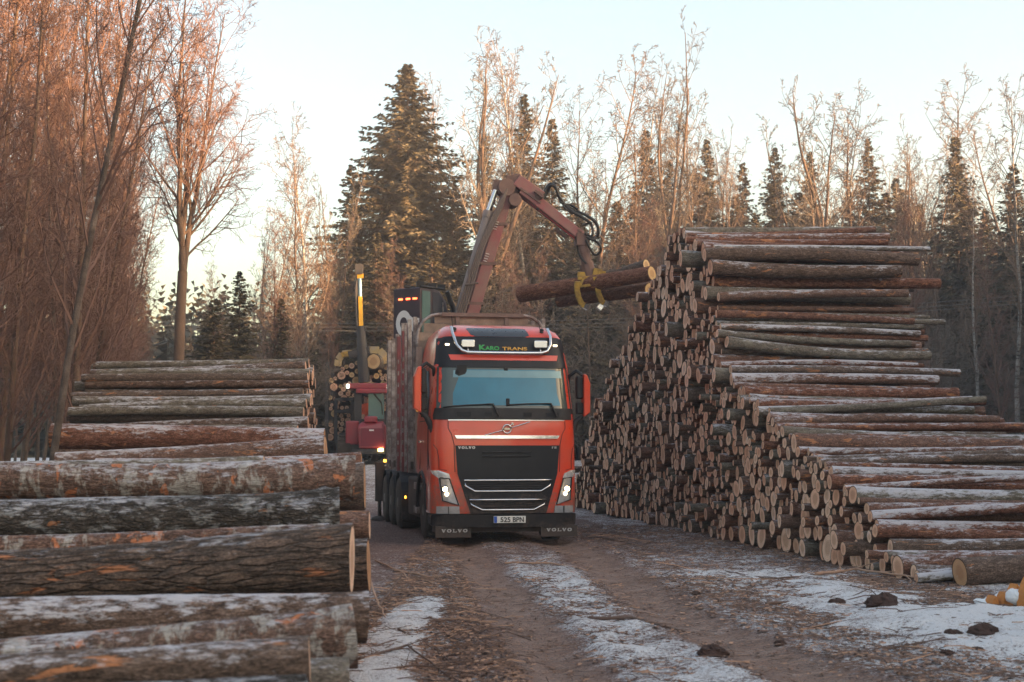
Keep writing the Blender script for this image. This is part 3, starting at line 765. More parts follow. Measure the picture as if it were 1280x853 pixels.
nt.links.new(c, b.inputs['Base Color']); b.inputs['Roughness'].default_value = .7
M_SPR = m
def spruce(seed, H, W, nb=150, dens=1.0, low=.04):
    """conifer: trunk + many small needle sprays on drooping branches"""
    rg = np.random.RandomState(seed); T = Segs(); T.add(np.array([0, 0, -.3]), np.array([0, 0, H * .5]), H * .011 + .03, H * .007 + .01); T.add(np.array([0, 0, H * .5]), np.array([0, 0, H]), H * .007 + .01, .01)
    tri = []
    for k in range(nb):
        t = low + (1 - low) * (k + rg.uniform(0, 1)) / nb; t = t ** .86; z = H * t
        L = W * ((1 - t) ** .90) * rg.uniform(.45, 1.3) + .08; az = rg.uniform(0, 6.283)
        d = np.array([math.cos(az), math.sin(az), 0]); el = .55 * t - .12 + rg.normal(0, .09)
        n = max(3, int(L / .26 * dens)); side = np.array([-d[1], d[0], 0])
        T.add(np.array([0, 0, z]), d * L * .8 + np.array([0, 0, z + el * L * .7 - .15 * L]), .012 + L * .006, .006)
        for i in range(n):
            f = (i + rg.uniform(0, 1)) / n; p = d * L * f + np.array([0, 0, z + el * L * f - .32 * L * f * f + .12 * L * f ** 3])
            wd = (1 - f) * .30 * min(L, 2.4) + .05 + .06 * min(1, L)
            for q in range(6):
                sgn = rg.choice((-1, 1)); sp = rg.uniform(.3, 1.0)
                out = d * rg.uniform(.2, .9) + side * sgn * sp + np.array([0, 0, rg.uniform(-.55, .12)]); out /= np.linalg.norm(out)
                ln = rg.uniform(.5, 1.15) * wd + .12; a = p + side * rg.normal(0, wd * .25); e = a + out * ln
                w2 = np.cross(out, rg.normal(0, 1, 3)); w2 /= np.linalg.norm(w2) + 1e-6; w2 *= rg.uniform(.03, .065)
                mid = a + out * ln * .45
                tri.append((a, mid + w2, e, mid - w2))
    V = np.array(tri).reshape(-1, 3); Q = np.arange(len(V)).reshape(-1, 4)
    return T.mesh('trunk', 6, (M_BK,)), mk_mesh('crown', V, [Q], (M_SPR,), False)
def proto_bare(*a, trunkm=None, twm=None, **k):
    T, C = bare_tree(*a, **k)
    return T.mesh('trunk', 8, (trunkm or M_BK,)), C.mesh('crown', 3, (twm or M_TWG,))
def plant(name, meshes, x, y, s, rz, lab, cat, grp, H0=1, sz=None, lean=(0, 0)):
    o = bpy.data.objects.new(name, None); col.objects.link(o)
    o.matrix_basis = Matrix.Translation((x, y, gz(x, y) - .05)) @ Matrix.Rotation(lean[0], 4, 'Y') @ Matrix.Rotation(lean[1], 4, 'X') @ Matrix.Rotation(rz, 4, 'Z') @ Matrix.Diagonal((s, s, sz or s, 1))
    tag(o, lab, cat, grp)
    for nm, me in zip(('trunk', 'crown'), meshes): link(nm, me, o)
    return o
SP = [spruce(s, 18, w, nb=nb) for s, w, nb in ((1, 5.0, 400), (2, 4.2, 380), (3, 3.6, 360), (4, 4.7, 400))]
SPB = spruce(9, 18, 7.6, nb=760, dens=1.15)
BI = [proto_bare(s, 16, .13, first=.28, up=.7, droop=.5, l1=34, l2=9, l3=5, l4=3, len1=.24, twig=.010, trunkm=M_BIR if s % 2 else None, twm=M_TWG) for s in (21, 22, 23, 24)]
AS = [proto_bare(s, 17, .22, stems=4, trunk_frac=.42, spread=.30, up=.8, l1=36, l2=9, l3=5, l4=3, len1=.30, twig=.011, twm=M_TWG2) for s in (31, 32)]
WIDE = [proto_bare(s, 17, .22, stems=5, trunk_frac=.45, spread=.70, up=.6, l1=40, l2=9, l3=5, l4=3, len1=.34, twig=.012, twm=M_TWG2) for s in (41,)]
AL = [proto_bare(s, 14, .085, first=.10, up=.9, droop=.0, l1=46, l2=10, l3=7, l4=4, len1=.21, wt=.022, twig=.0055, twm=M_TWO) for s in (51, 52, 53, 54)]
SA_ = [proto_bare(s, 7, .05, first=.08, up=.5, l1=26, l2=9, l3=6, l4=3, len1=.36, twig=.009, twm=M_TWG2) for s in (61, 62, 63)]
M_GRB = pm('pale grey alder bark', (.20, .16, .14), .9, var=.75, scale=9, bmp=.02, dirt=(.04, .03, .026), dirt_amt=.8)
GRB = proto_bare(84, 16, .068, first=.20, up=.7, l1=44, l2=8, l3=5, l4=3, len1=.22, twig=.006, wt=.012, trunkm=M_GRB, twm=M_TWO)
HEROL = proto_bare(78, 18, .24, stems=3, trunk_frac=.44, spread=.26, up=.5, l1=40, l2=9, l3=6, l4=3, len1=.46, twig=.008, twm=M_TWO)
g = random.Random(3)
def top_h(px, py, D): p = at(px, py, D); return p.x, p.z - gz(p.x, D)
# conifers: px of the tip, py of the tip, depth, prototype, width factor, label
for (px, py, D, k, wf, lab) in [
    (510, 80, 74, -1, 1.0, 'broadest and tallest spruce, left of the crane boom'),
    (655, 118, 76, 1, .9, 'dark pointed spruce behind the crane elbow'),
    (690, 148, 77, 2, .95, 'slender spruce just right of the pointed one behind the crane'),
    (607, 168, 80, 2, .75, 'thin spruce top between the broad spruce and the crane'),
    (566, 225, 73, 0, .9, 'lower spruce on the right flank of the broadest spruce'),
    (440, 205, 73, 0, .95, 'lower spruce on the left flank of the broadest spruce'),
    (808, 162, 80, 1, .9, 'spruce above the held logs with a bare tree beside it'),
    (835, 200, 82, 3, .9, 'lower spruce just right of the spruce above the held logs'),
    (884, 174, 82, 1, .9, 'spruce rising over the left edge of the tall pile'),
    (928, 203, 84, 2, .95, 'smaller spruce over the pile, between two taller ones'),
    (968, 184, 82, 3, .85, 'spruce left of the wide bare tree over the pile'),
    (1012, 190, 83, 1, .9, 'spruce standing behind the wide bare tree'),
    (1085, 172, 80, 0, .8, 'spruce right of the wide bare tree over the pile'),
    (1120, 222, 82, 2, 1.0, 'small spruce right of the pile top'),
    (1150, 255, 80, 3, .9, 'lowest spruce tip between pile and the tall right spruce'),
    (1194, 170, 72, 3, .95, 'tall full spruce standing clear of the others on the right'),
    (1266, 204, 68, 0, 1.0, 'spruce behind the white birch at the right edge'),
    (1232, 270, 76, 1, 1.0, 'low spruce between the tall right spruce and the birch'),
    (300, 338, 52, 3, 1.1, 'small dark spruce left of the road end'),
    (352, 372, 54, 2, 1.2, 'smallest dark spruce next to the road end'),
    (268, 372, 50, 0, 1.3, 'squat dark spruce behind the far left pile'),
    (390, 420, 64, 0, 1.2, 'squat dark spruce behind the road end'),
    (470, 290, 66, 3, 1.1, 'dark spruce below the broadest spruce, behind the red forwarder'),
    (540, 300, 68, 1, 1.4, 'dark spruce behind the dark crane cabin'),
    (620, 290, 70, 0, 1.2, 'dark spruce behind the lower crane boom'),
    (725, 270, 72, 3, 1.2, 'dark spruce behind the outer crane boom')]:
    x, h = top_h(px, py, D); me = SPB if k < 0 else SP[k]; s = h / 18
    plant('spruce_tree', me, x, D, s * wf * (1.0 if h > 12 else 1.15), g.uniform(0, 6), lab, 'spruce tree', 'spruces along the forest edge', sz=s)
gs = random.Random(44)
for q in range(26):
    px = 560 + q * 29 + gs.uniform(-12, 12); py = gs.uniform(215, 300) if px > 760 else gs.uniform(250, 320); D = gs.uniform(77, 83)
    x, h = top_h(px, py, D); sz_ = h / 18
    plant('spruce_tree', SP[q % 4], x, D, sz_ * gs.uniform(1.1, 1.5), gs.uniform(0, 6), f'lower spruce filling the forest edge behind the {"crane" if px < 760 else "tall pile" if px < 1150 else "white birch at the right"}', 'spruce tree', 'spruces along the forest edge', sz=sz_)
# leafless trees standing out against the sky
for (px, py, D, me, wf, lab) in [
    (232, -40, 44, HEROL, .85, 'great bare tree with spreading limbs beside the left thicket'),
    (600, 38, 72, AS[0], 1.0, 'fan shaped bare tree between the broad spruce and the crane'),
    (668, 55, 74, BI[0], 1.1, 'tall bare birch behind the pointed spruce'),
    (745, 78, 75, BI[1], 1.25, 'bare birch with drooping twigs right of the crane boom'),
    (775, 95, 79, BI[2], 1.1, 'bare birch behind the one with drooping twigs'),
    (826, 42, 70, AS[1], .8, 'tall thin bare tree above the hanging logs'),
    (862, 140, 76, BI[3], 1.1, 'bare birch over the left edge of the tall pile'),
    (1022, 88, 68, WIDE[0], 1.0, 'wide bare tree fanning out above the tall pile'),
    (1130, 150, 72, AS[0], .8, 'thin bare tree right of the pile top'),
    (1262, 118, 56, BI[0], .95, 'white trunked birch at the right edge'),
    (1216, 230, 60, BI[2], .9, 'slim bare tree left of the white trunked birch'),
    (400, 148, 64, BI[2], 1.0, 'slender bare tree left of the broadest spruce'),
    (378, 190, 60, BI[3], 1.0, 'lower slender bare tree by the gap of bright sky'),
    (425, 200, 66, AS[1], .7, 'bare tree in front of the left spruce flank'),
    (340, 250, 62, BI[1], 1.0, 'bare birch in the gap between thicket and road end'),
    (330, 270, 78, AS[0], .8, 'distant bare tree seen in the gap of bright sky'),
    (712, 130, 82, BI[3], 1.1, 'bare birch directly behind the slender spruce'),
    (910, 150, 86, AS[1], .7, 'faint bare tree between spruces over the pile'),
    (570, 110, 82, BI[1], 1.0, 'faint birch right of the broadest spruce'),
    (640, 90, 84, BI[2], 1.0, 'faint birch between the fan shaped tree and the pointed spruce'),
    (1170, 215, 70, BI[1], .9, 'low birch in front of the tall right spruce')]:
    x, h = top_h(px, py, D); h0 = 16 if me in BI else 18 if me is HEROL else 17; s = h / h0
    plant('bare_tree', me, x, D, s * wf, g.uniform(0, 6), lab, 'bare tree', 'leafless trees along the forest edge', sz=s)
for q in range(18):
    px = 700 + q * 33 + gs.uniform(-14, 14); py = gs.uniform(120, 235); D = gs.uniform(73, 84); x, h = top_h(px, py, D); s = h / 16
    plant('bare_tree', BI[q % 4], x, D, s * gs.uniform(1.0, 1.4), gs.uniform(0, 6), f'fine twigged bare tree among the spruces {"above the held logs" if px < 850 else "behind the tall pile" if px < 1150 else "right of the tall pile"}', 'bare tree', 'leafless trees along the forest edge', sz=s)
# thicket on the left
k = 0
for (x, y, h) in [(-8.2, 15.5, 13), (-8.0, 17.5, 11), (-8.6, 19, 14.5), (-8.9, 21.0, 13), (-9.2, 22, 15), (-9.6, 24.5, 15), (-10.0, 28, 13.5), (-10.6, 26, 15), (-9.2, 29.5, 14.5), (-9.6, 31.5, 12.5), (-11.5, 30.5, 15.5), (-10.4, 34, 15), (-10.4, 36, 13), (-12.8, 35.5, 16), (-11.4, 38, 15.5), (-11.5, 40, 12), (-13.8, 40, 17), (-12.6, 43, 15), (-14.5, 45, 17), (-13.1, 46, 12), (-14.1, 49, 15), (-15.5, 50, 17), (-14.6, 52, 11.5), (-15.7, 55, 14), (-16.5, 56, 17), (-18, 47, 17), (-16.6, 41, 17), (-14.8, 33, 16), (-12.6, 27, 15), (-16.5, 59, 12), (-17.5, 62, 15), (-17.2, 62, 9.5), (-12.5, 18, 14), (-13.5, 24, 16), (-15.5, 29, 16), (-17, 36, 17), (-11.5, 21, 12), (-19, 42, 17), (-14.5, 26.5, 13), (-20.5, 50, 18), (-9.8, 17, 13), (-10.6, 22.5, 15), (-11.6, 25.5, 15.5), (-12.4, 31, 16), (-14.6, 37, 16.5), (-15.8, 44, 17), (-17.8, 52, 17.5), (-13.4, 34, 16)]:
    me = AL[k % 4]; s = h / 14; rz = g.uniform(0, 6); ln = (g.uniform(.0, .10), g.gauss(0, .03))
    lab = {0: 'nearest leafless alder standing just outside the left edge'}.get(k, f'leafless alder with {"orange" if k % 2 else "reddish"} twigs in the dense {"front" if y < 27 else "middle" if y < 42 else "far"} part of the left thicket')
    plant('alder_tree', me, x, y, s, rz, lab, 'alder tree', 'alders in the left thicket', sz=s, lean=ln); k += 1
# the two pale leaning trunks in the thicket
for (px, D, s, ln, lab) in [(52, 21, .95, .09, 'pale grey trunk leaning right in front of the left thicket')]:
    p = at(px, 560, D); plant('alder_tree', GRB, p.x, D, s, 1.0, lab, 'alder tree', 'pale trunks in the left thicket', lean=(ln, 0))
gt = random.Random(12)
for q in range(16):
    y = 20 + q * 2.3 + gt.uniform(-1, 1); x = -.262 * y - 1.2 - gt.uniform(0, 4.5)
    plant('alder_tree', GRB, x, y, gt.uniform(.8, 1.05), gt.uniform(0, 6), f'slim pale stemmed alder in the {"near" if y < 32 else "middle" if y < 44 else "far"} part of the left thicket', 'alder tree', 'pale trunks in the left thicket', lean=(gt.uniform(-.02, .09), gt.gauss(0, .03)))
# saplings and brush in front of the forest
k = 0
for i in range(66):
    px = g.uniform(250, 1300); D = g.uniform(52, 70) if px < 760 else g.uniform(46, 68)
    if 395 < px < 500 and D < 62: continue
    x = at(px, 500, D).x
    if i % 3 == 0: me, h, nm = AL[i % 4], g.uniform(6.5, 10.5), 'young bare alder'
    else: me, h, nm = SA_[i % 3], g.uniform(4.0, 8.5), 'leafless sapling'
    z = 'behind the parked red forwarder' if px < 500 else 'behind the truck' if px < 740 else 'behind the tall pile' if px < 1150 else 'right of the tall pile'
    z = 'at the end of the road left of the forwarder' if px < 395 else z
    plant('sapling', me, x, D, h / (14 if i % 3 == 0 else 7) * 1.15, g.uniform(0, 6), f'{nm} {z}, {"tall" if h > 7.5 else "low"} and dense', 'sapling', 'saplings along the forest edge', sz=h / (14 if i % 3 == 0 else 7))
# far-off wood and unseen shade trees: one mass of simple conifers and bare stems around the yard
def forest_mass():
    rs = np.random.RandomState(8); V = []; Q = []; b = 0
    spots = []
    for _ in range(1500):
        x = rs.uniform(-75, 75); y = rs.uniform(84, 130)
        if abs(x / y) > .62: continue
        spots.append((x, y, rs.uniform(9, 12.8) * (y / 100) ** .5 , 1))
    for _ in range(1500):   # unseen trees right of the frame, added dense and tall to shade the yard
        y = rs.uniform(-40, 95); x = max(27, .40 * y + 4) + rs.uniform(0, 16 if y < 30 else 34); spots.append((x, y, rs.uniform(14, 18.5) if y < 35 else rs.uniform(12.5, 16), 1.4))
    for (x, y, h, f) in spots:
        n = 46 if f > 1 else 26
        z0 = gz(x, y); t = np.linspace(.02, 1, n) ** .9; az = rs.rand(n) * 6.283; L = (1 - t) ** .8 * h * .16 * f + .3
        for i in range(n):
            c = np.array([x, y, z0 + h * t[i] * .97]); d = np.array([math.cos(az[i]), math.sin(az[i]), -.35]); s_ = np.array([-d[1], d[0], 0]) * L[i] * .42
            V += [c, c + d * L[i] * .6 + s_, c + d * L[i] * 1.15, c + d * L[i] * .6 - s_ - np.array([0, 0, .3])]
        V += [np.array([x - .12, y, z0]), np.array([x + .12, y, z0]), np.array([x + .03, y, z0 + h * .8]), np.array([x - .03, y, z0 + h * .8])]
        V += [np.array([x, y - .12, z0]), np.array([x, y + .12, z0]), np.array([x, y + .03, z0 + h * .8]), np.array([x, y - .03, z0 + h * .8])]
    V = np.array(V); Q = np.arange(len(V)).reshape(-1, 4)
    tag(link('far_forest_and_shade_trees', mk_mesh('far_forest_and_shade_trees', V, [Q], (M_SPR,), False)), 'far-off dark wood behind the forest edge, plus unseen trees added to shade the yard', 'forest', kind='stuff')
forest_mass()
# ================================================================ the timber truck
RED = pm('orange red cab paint', (.64, .048, .015), .30, var=.08, scale=1.3, dirt=(.20, .11, .08), dirt_amt=.26, coat=.6, dscale=1.7)
def mudspray(m, z0, z1, amt, c=(.17, .115, .09)):
    nt = m.node_tree; b = nt.nodes['Principled BSDF']; l = b.inputs['Base Color'].links[0].from_socket
    tc = N(nt, 'ShaderNodeTexCoord').outputs['Object']; sp = N(nt, 'ShaderNodeSeparateXYZ'); nt.links.new(tc, sp.inputs[0])
    g_ = nt.nodes.new('ShaderNodeMapRange'); g_.inputs[1].default_value = z0; g_.inputs[2].default_value = z1; g_.inputs[3].default_value = .22; g_.inputs[4].default_value = -.30; nt.links.new(sp.outputs[2], g_.inputs[0])
    f = math_(nt, 'ADD', noise(nt, tc, 16, 7, .75), g_.outputs[0]); f = ramp(nt, math_(nt, 'ADD', f, math_(nt, 'MULTIPLY_ADD', noise(nt, tc, 1.6, 3), .5, -.25)), [(.50, 0), (.66, amt)])
    nt.links.new(mixc(nt, f, l, c), b.inputs['Base Color'])
mudspray(RED, .5, 1.9, .62)
BLK = pm('black plastic', (.012, .013, .017), .5, var=.3, dirt=(.08, .065, .06), dirt_amt=.35)
GLB = pm('gloss black panel', (.008, .010, .016), .38, var=.2, dirt=(.05, .04, .038), dirt_amt=.18)
CHASS = pm('chassis grime', (.035, .03, .03), .8, var=.4, dirt=(.13, .10, .085), dirt_amt=.6)
CHR = pm('chrome', (.72, .73, .75), .16, 1.0, var=.06, dirt=(.2, .15, .13), dirt_amt=.2)
ALU = pm('scratched aluminium', (.50, .47, .46), .42, .75, var=.3, scale=14, dirt=(.10, .05, .045), dirt_amt=.75, dscale=5)
MAROON = pm('maroon stakes', (.20, .028, .035), .6, var=.4, scale=8, dirt=(.12, .09, .09), dirt_amt=.5)
RUB = pm('tyre rubber', (.022, .021, .021), .8, var=.4, dirt=(.11, .085, .07), dirt_amt=.6, bmp=.004)
RIM = pm('wheel rim', (.22, .21, .21), .5, .5, dirt=(.09, .07, .06), dirt_amt=.7)
PLANK = pm('weathered board', (.36, .27, .225), .8, var=.3, scale=9, dirt=(.10, .075, .065), dirt_amt=.6)
LENS = pm('lamp glass', (.55, .57, .60), .08, .55, var=.25, scale=22)
LAMPW = pm('lit bulb', (1, .9, .7), .3, emit=(1, .68, .30), es=9)
LAMPD = pm('dim marker bulb', (1, .8, .6), .3, emit=(1, .78, .5), es=1.6)
LAMPO = pm('lit orange marker', (1, .35, .03), .3, emit=(1, .35, .03), es=2.5)
LAMPR = pm('lit red marker', (1, .06, .03), .3, emit=(1, .10, .03), es=2.2)
WHITE = pm('white lettering', (.75, .75, .75), .5, var=.05)
GREYL = pm('grey lettering', (.42, .42, .43), .5, var=.15)
PLATEM = pm('number plate', (.68, .68, .67), .5, var=.1)
BLUE = pm('plate blue', (.01, .08, .42), .4)
INK = pm('plate ink', (.015, .015, .02), .5)
GREEN = pm('green lettering', (.02, .30, .07), .5, var=.2)
GOLD = pm('gold lettering', (.62, .33, .05), .5, var=.1)
# windscreen: tinted glass with a blue sky reflection painted over its middle
def glass_mat(name, c, rough, spec, metal=0.):
    m, nt, b = newmat(name)
    tc = N(nt, 'ShaderNodeTexCoord').outputs['Object']; n = noise(nt, tc, 2.2, 3)
    nt.links.new(mixc(nt, n, [x * .75 for x in c], [x * 1.3 for x in c]), b.inputs['Base Color'])
    b.inputs['Roughness'].default_value = rough; b.inputs['IOR'].default_value = spec; b.inputs['Metallic'].default_value = metal
    return m
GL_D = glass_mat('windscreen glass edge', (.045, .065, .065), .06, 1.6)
GL_B = glass_mat('windscreen painted reflection', (.012, .13, .21), .07, 1.55, .15)
GL_T = glass_mat('side glass', (.10, .17, .17), .06, 1.7)

TP = at(633, 600, 24.3); TR = Matrix.Translation((TP.x, 24.3, 0)) @ Matrix.Rotation(R(10.8), 4, 'Z'); TRI = TR.inverted()
truck = bpy.data.objects.new('timber_truck', None); col.objects.link(truck); truck.matrix_basis = TR
tag(truck, 'orange red timber truck with lit headlamps facing the camera on the road', 'truck')
X = lambda px: (px - 633) / 71.7
Z = lambda py: CH + (560 - py) / 73.0
def yb(z): return float(np.interp(z, [.2, .6, 1.2, 1.75, 2.15, 3.05, 3.55, 3.66, 3.76, 3.82], [.05, .0, .0, .02, .06, .24, .40, .55, .82, 1.2]))
def hw(z): return float(np.interp(z, [.2, .6, 1.8, 2.2, 3.05, 3.5, 3.66, 3.76, 3.82], [1.26, 1.27, 1.26, 1.25, 1.19, 1.12, 1.05, .96, .86]))
def yf(x, z):
    h = hw(z); u = max(0., (abs(x) - (h - .26)) / .26); u = min(u, 1.)
    return yb(z) + .07 * (x / 1.25) ** 2 + .26 * (1 - math.sqrt(max(0, 1 - u * u)))
def patch(mb, rows, off=.01, nx=14, m=0, back=.03, sub=4):
    """panel lying on the cab front; rows = [(z, xl, xr)] going up"""
    rr = []
    for (z0, a0, b0), (z1, a1, b1) in zip(rows[:-1], rows[1:]):
        k = max(1, min(sub, int(abs(z1 - z0) / .06) + 1))
        for i in range(k): t = i / k; rr.append((z0 + (z1 - z0) * t, a0 + (a1 - a0) * t, b0 + (b1 - b0) * t))
    rr.append(rows[-1]); vs = []; n = nx + 1
    for (z, a, b_) in rr:
        for i in range(n):
            x = a + (b_ - a) * i / nx; vs.append((x, yf(x, z) - off, z))
    nb = len(vs); vs += [(v[0], v[1] + off + back, v[2]) for v in vs]
    fs = []; R_ = len(rr)
    for i in range(R_ - 1):
        for j in range(nx): fs.append((i * n + j, i * n + j + 1, (i + 1) * n + j + 1, (i + 1) * n + j))
    mb.add(vs, fs, m, True)
    e = [i for i in range(n)] + [i * n + nx for i in range(1, R_)] + [(R_ - 1) * n + i for i in range(nx - 1, -1, -1)] + [i * n for i in range(R_ - 2, 0, -1)]
    sk = [(e[i], e[(i + 1) % len(e)], e[(i + 1) % len(e)] + nb, e[i] + nb) for i in range(len(e))]
    mb.add(vs, sk, m, False)
    return mb
def P3(px, py, off=.03): x, z = X(px), Z(py); return (x, yf(x, z) - off, z)

# cab shell
mb = MB(); zs = [.52, .62, .8, 1.0, 1.2, 1.4, 1.6, 1.8, 2.0, 2.2, 2.5, 2.8, 3.05, 3.3, 3.45, 3.55, 3.61, 3.66, 3.71, 3.76, 3.80, 3.82]
NXF = 40; rows = []
for z in zs:
    h = hw(z); depth = .82 if z < 1.2 else 2.25
    r = [(-h, depth, z), (-h, (depth + yb(z) + .36) / 2, z)]
    for i in range(NXF + 1):
        x = h * math.sin((i / NXF - .5) * math.pi) if True else 0
        r.append((x, yf(x, z), z))
    r += [(h, (depth + yb(z) + .36) / 2, z), (h, depth, z)]; rows.append(r)
n = len(rows[0]); vs = [v for r in rows for v in r]
mb.add(vs, [(i * n + j, i * n + j + 1, (i + 1) * n + j + 1, (i + 1) * n + j) for i in range(len(rows) - 1) for j in range(n - 1)], 0, True)
mb.add(rows[-1], [tuple(range(n))], 0); mb.add([rows[0][0], rows[0][-1], rows[-1][-1], rows[-1][0]], [])
mb.add([(-1.26, 2.25, 1.2), (1.26, 2.25, 1.2), (1.25, 2.25, 2.2), (-1.25, 2.25, 2.2), (-.86, 2.25, 3.82), (.86, 2.25, 3.82)], [(0, 1, 2, 3), (3, 2, 5, 4)], 0)
body = mb.build('cab', [RED], truck, fix=False)
# inner dark filler and floor under the cab
mb = MB(); mb.lbox((-1.05, .35, .62), (1.05, 2.2, 1.25)); mb.lbox((-.45, .8, .55), (.45, 10.2, .98)); mb.lbox((-1.22, .85, 1.18), (1.22, 2.24, 1.30))
mb.lbox((-.95, 2.4, .9), (.95, 9.9, 1.22)); mb.build('chassis', [CHASS], truck, bevel=.02)
# door seams, window, handle on the side seen
for s in (-1, 1):
    mb = MB(); mb.prism([(.72, 2.18), (1.62, 2.18), (1.62, 2.95), (.98, 2.98), (.70, 2.5)], s * 1.262, s * 1.20, 'X'); mb.build('side_window', [GL_D], truck)
    mb = MB()
    for (a, b_) in (((.60, 1.25), (.60, 2.12)), ((1.70, 1.25), (1.70, 3.05)), ((.60, 2.12), (.98, 3.05)), ((.98, 3.06), (1.70, 3.06)), ((.60, 2.10), (1.70, 2.10)), ((.6, 1.6), (.42, 1.28))):
        mb.beam((s * (1.268 if a[1] < 2.2 else 1.24), a[0], a[1]), (s * (1.268 if b_[1] < 2.2 else 1.205), b_[0], b_[1]), .014, .014)
    mb.build('door_seam', [BLK], truck)
    mb = MB(); mb.lbox((s * 1.265, 1.45, 1.72), (s * 1.305, 1.62, 1.76)); mb.build('door_handle', [CHR], truck, bevel=.006)
    # wheel arch lip
    mb = MB(); pts = [(s * 1.27, 1.42 + .64 * math.cos(a), .56 + .64 * math.sin(a)) for a in np.linspace(.0, math.pi, 15)]
    mb.tube(pts, .035, 6); mb.build('wheel_arch', [BLK], truck)
    mb = MB(); mb.lbox((s * 1.27, 2.28, 1.25), (s * 1.16, 2.40, 3.5)); mb.build('side_fairing', [RED if s > 0 else PLANK], truck, bevel=.01)

def part(name, rows_, mat, off=.012, nx=14, back=.03, parent=None): return patch(MB(), rows_, off, nx, 0, back).build(name, [mat], parent or truck)
mudspray(GLB, .4, 1.4, .35); mudspray(BLK, .1, .7, .25)
for m_ in (GLB, BLK): m_.node_tree.nodes['Principled BSDF'].inputs['Specular IOR Level'].default_value = .28
# lower front
part('grille', [(Z(641), X(589), X(683)), (Z(592), X(573), X(697)), (Z(557), X(570.5), X(700))], GLB, .018)
gr = bpy.context.scene.objects['grille']
mb = MB()
for py in (604, 607, 610, 627, 630, 633):
    xx = .66 if py < 615 else .54; z = Z(py); mb.tube([(x, yf(x, z) - .024, z) for x in np.linspace(-xx, xx, 9)], .008, 5)
for py in (565.5, 570.5): mb.tube([(x, yf(x, Z(py)) - .022, Z(py)) for x in np.linspace(-.42, .42, 7)], .016, 5)
mb.build('grille_slat', [BLK], gr)
for (pts) in ([(581, 600), (689, 600), (687.5, 607), (676, 613.5), (594, 613.5), (582.5, 607)], [(587.5, 624), (682, 624), (680, 630), (667, 636.5), (603, 636.5), (589.5, 630)]):
    mb = MB(); P = []
    for i in range(len(pts)):
        a, b_ = pts[i], pts[(i + 1) % len(pts)]
        for t in np.linspace(0, 1, 7 if abs(a[0] - b_[0]) > 30 else 2)[:-1]: P.append(P3(a[0] + (b_[0] - a[0]) * t, a[1] + (b_[1] - a[1]) * t, .034))
    P.append(P[0]); P.append(P[1]); mb.tube(P, .017, 6, cap=False); mb.build('chrome_surround', [CHR], gr)
part('chrome_strip', [(Z(548.5), X(572), X(698)), (Z(544.5), X(569.5), X(700.5))], CHR, .022)
part('hood_trim', [(Z(526), X(562), X(707)), (Z(524.6), X(562), X(707))], CHR, .014)
mb = MB()
for xs in ((562, 566, 569), (708, 704, 701)):
    mb.tube([P3(xs[0], 527, .004), P3(xs[0], 536, .004), P3(xs[1], 543, .004), P3(xs[2], 556, .004), P3(xs[2] + (1 if xs[2] < 600 else -1), 590, .004)], .006, 5)
for xs in ((545, 549, 551, 560), (722, 718, 716, 708)): mb.tube([P3(xs[0], 556, .006), P3(xs[1], 562, .004), P3(xs[2], 575, .004), P3(xs[2], 586, .004), P3(xs[3], 588, .004)], .006, 5)
mb.build('panel_seam', [BLK], truck)
# emblem: ring and diagonal bar
mb = MB(); cx, cz = X(634), Z(536.5); cy = yf(cx, cz) - .03
mb.tube([(cx + .072 * math.cos(a), cy, cz + .072 * math.sin(a)) for a in np.linspace(0, 2 * math.pi, 25)], .013, 6, cap=False)
mb.box((cx, cy + .005, cz), (.10, .02, .035)); mb.tube([(cx + .05, cy, cz + .05), (cx + .10, cy, cz + .10)], .012, 6); mb.beam((cx + .10, cy, cz + .105), (cx + .06, cy, cz + .105), .02, .012); mb.beam((cx + .105, cy, cz + .10), (cx + .105, cy, cz + .06), .02, .012)
mb.build('emblem', [CHR], truck)
mb = MB(); mb.tube([P3(606, 544.5, .022), P3(620, 540.5, .024), P3(628, 538.3, .026)], .009, 6); mb.tube([P3(640, 534.8, .026), P3(650, 531.5, .024), P3(663, 527.5, .022)], .009, 6); mb.build('emblem_bar', [CHR], truck)
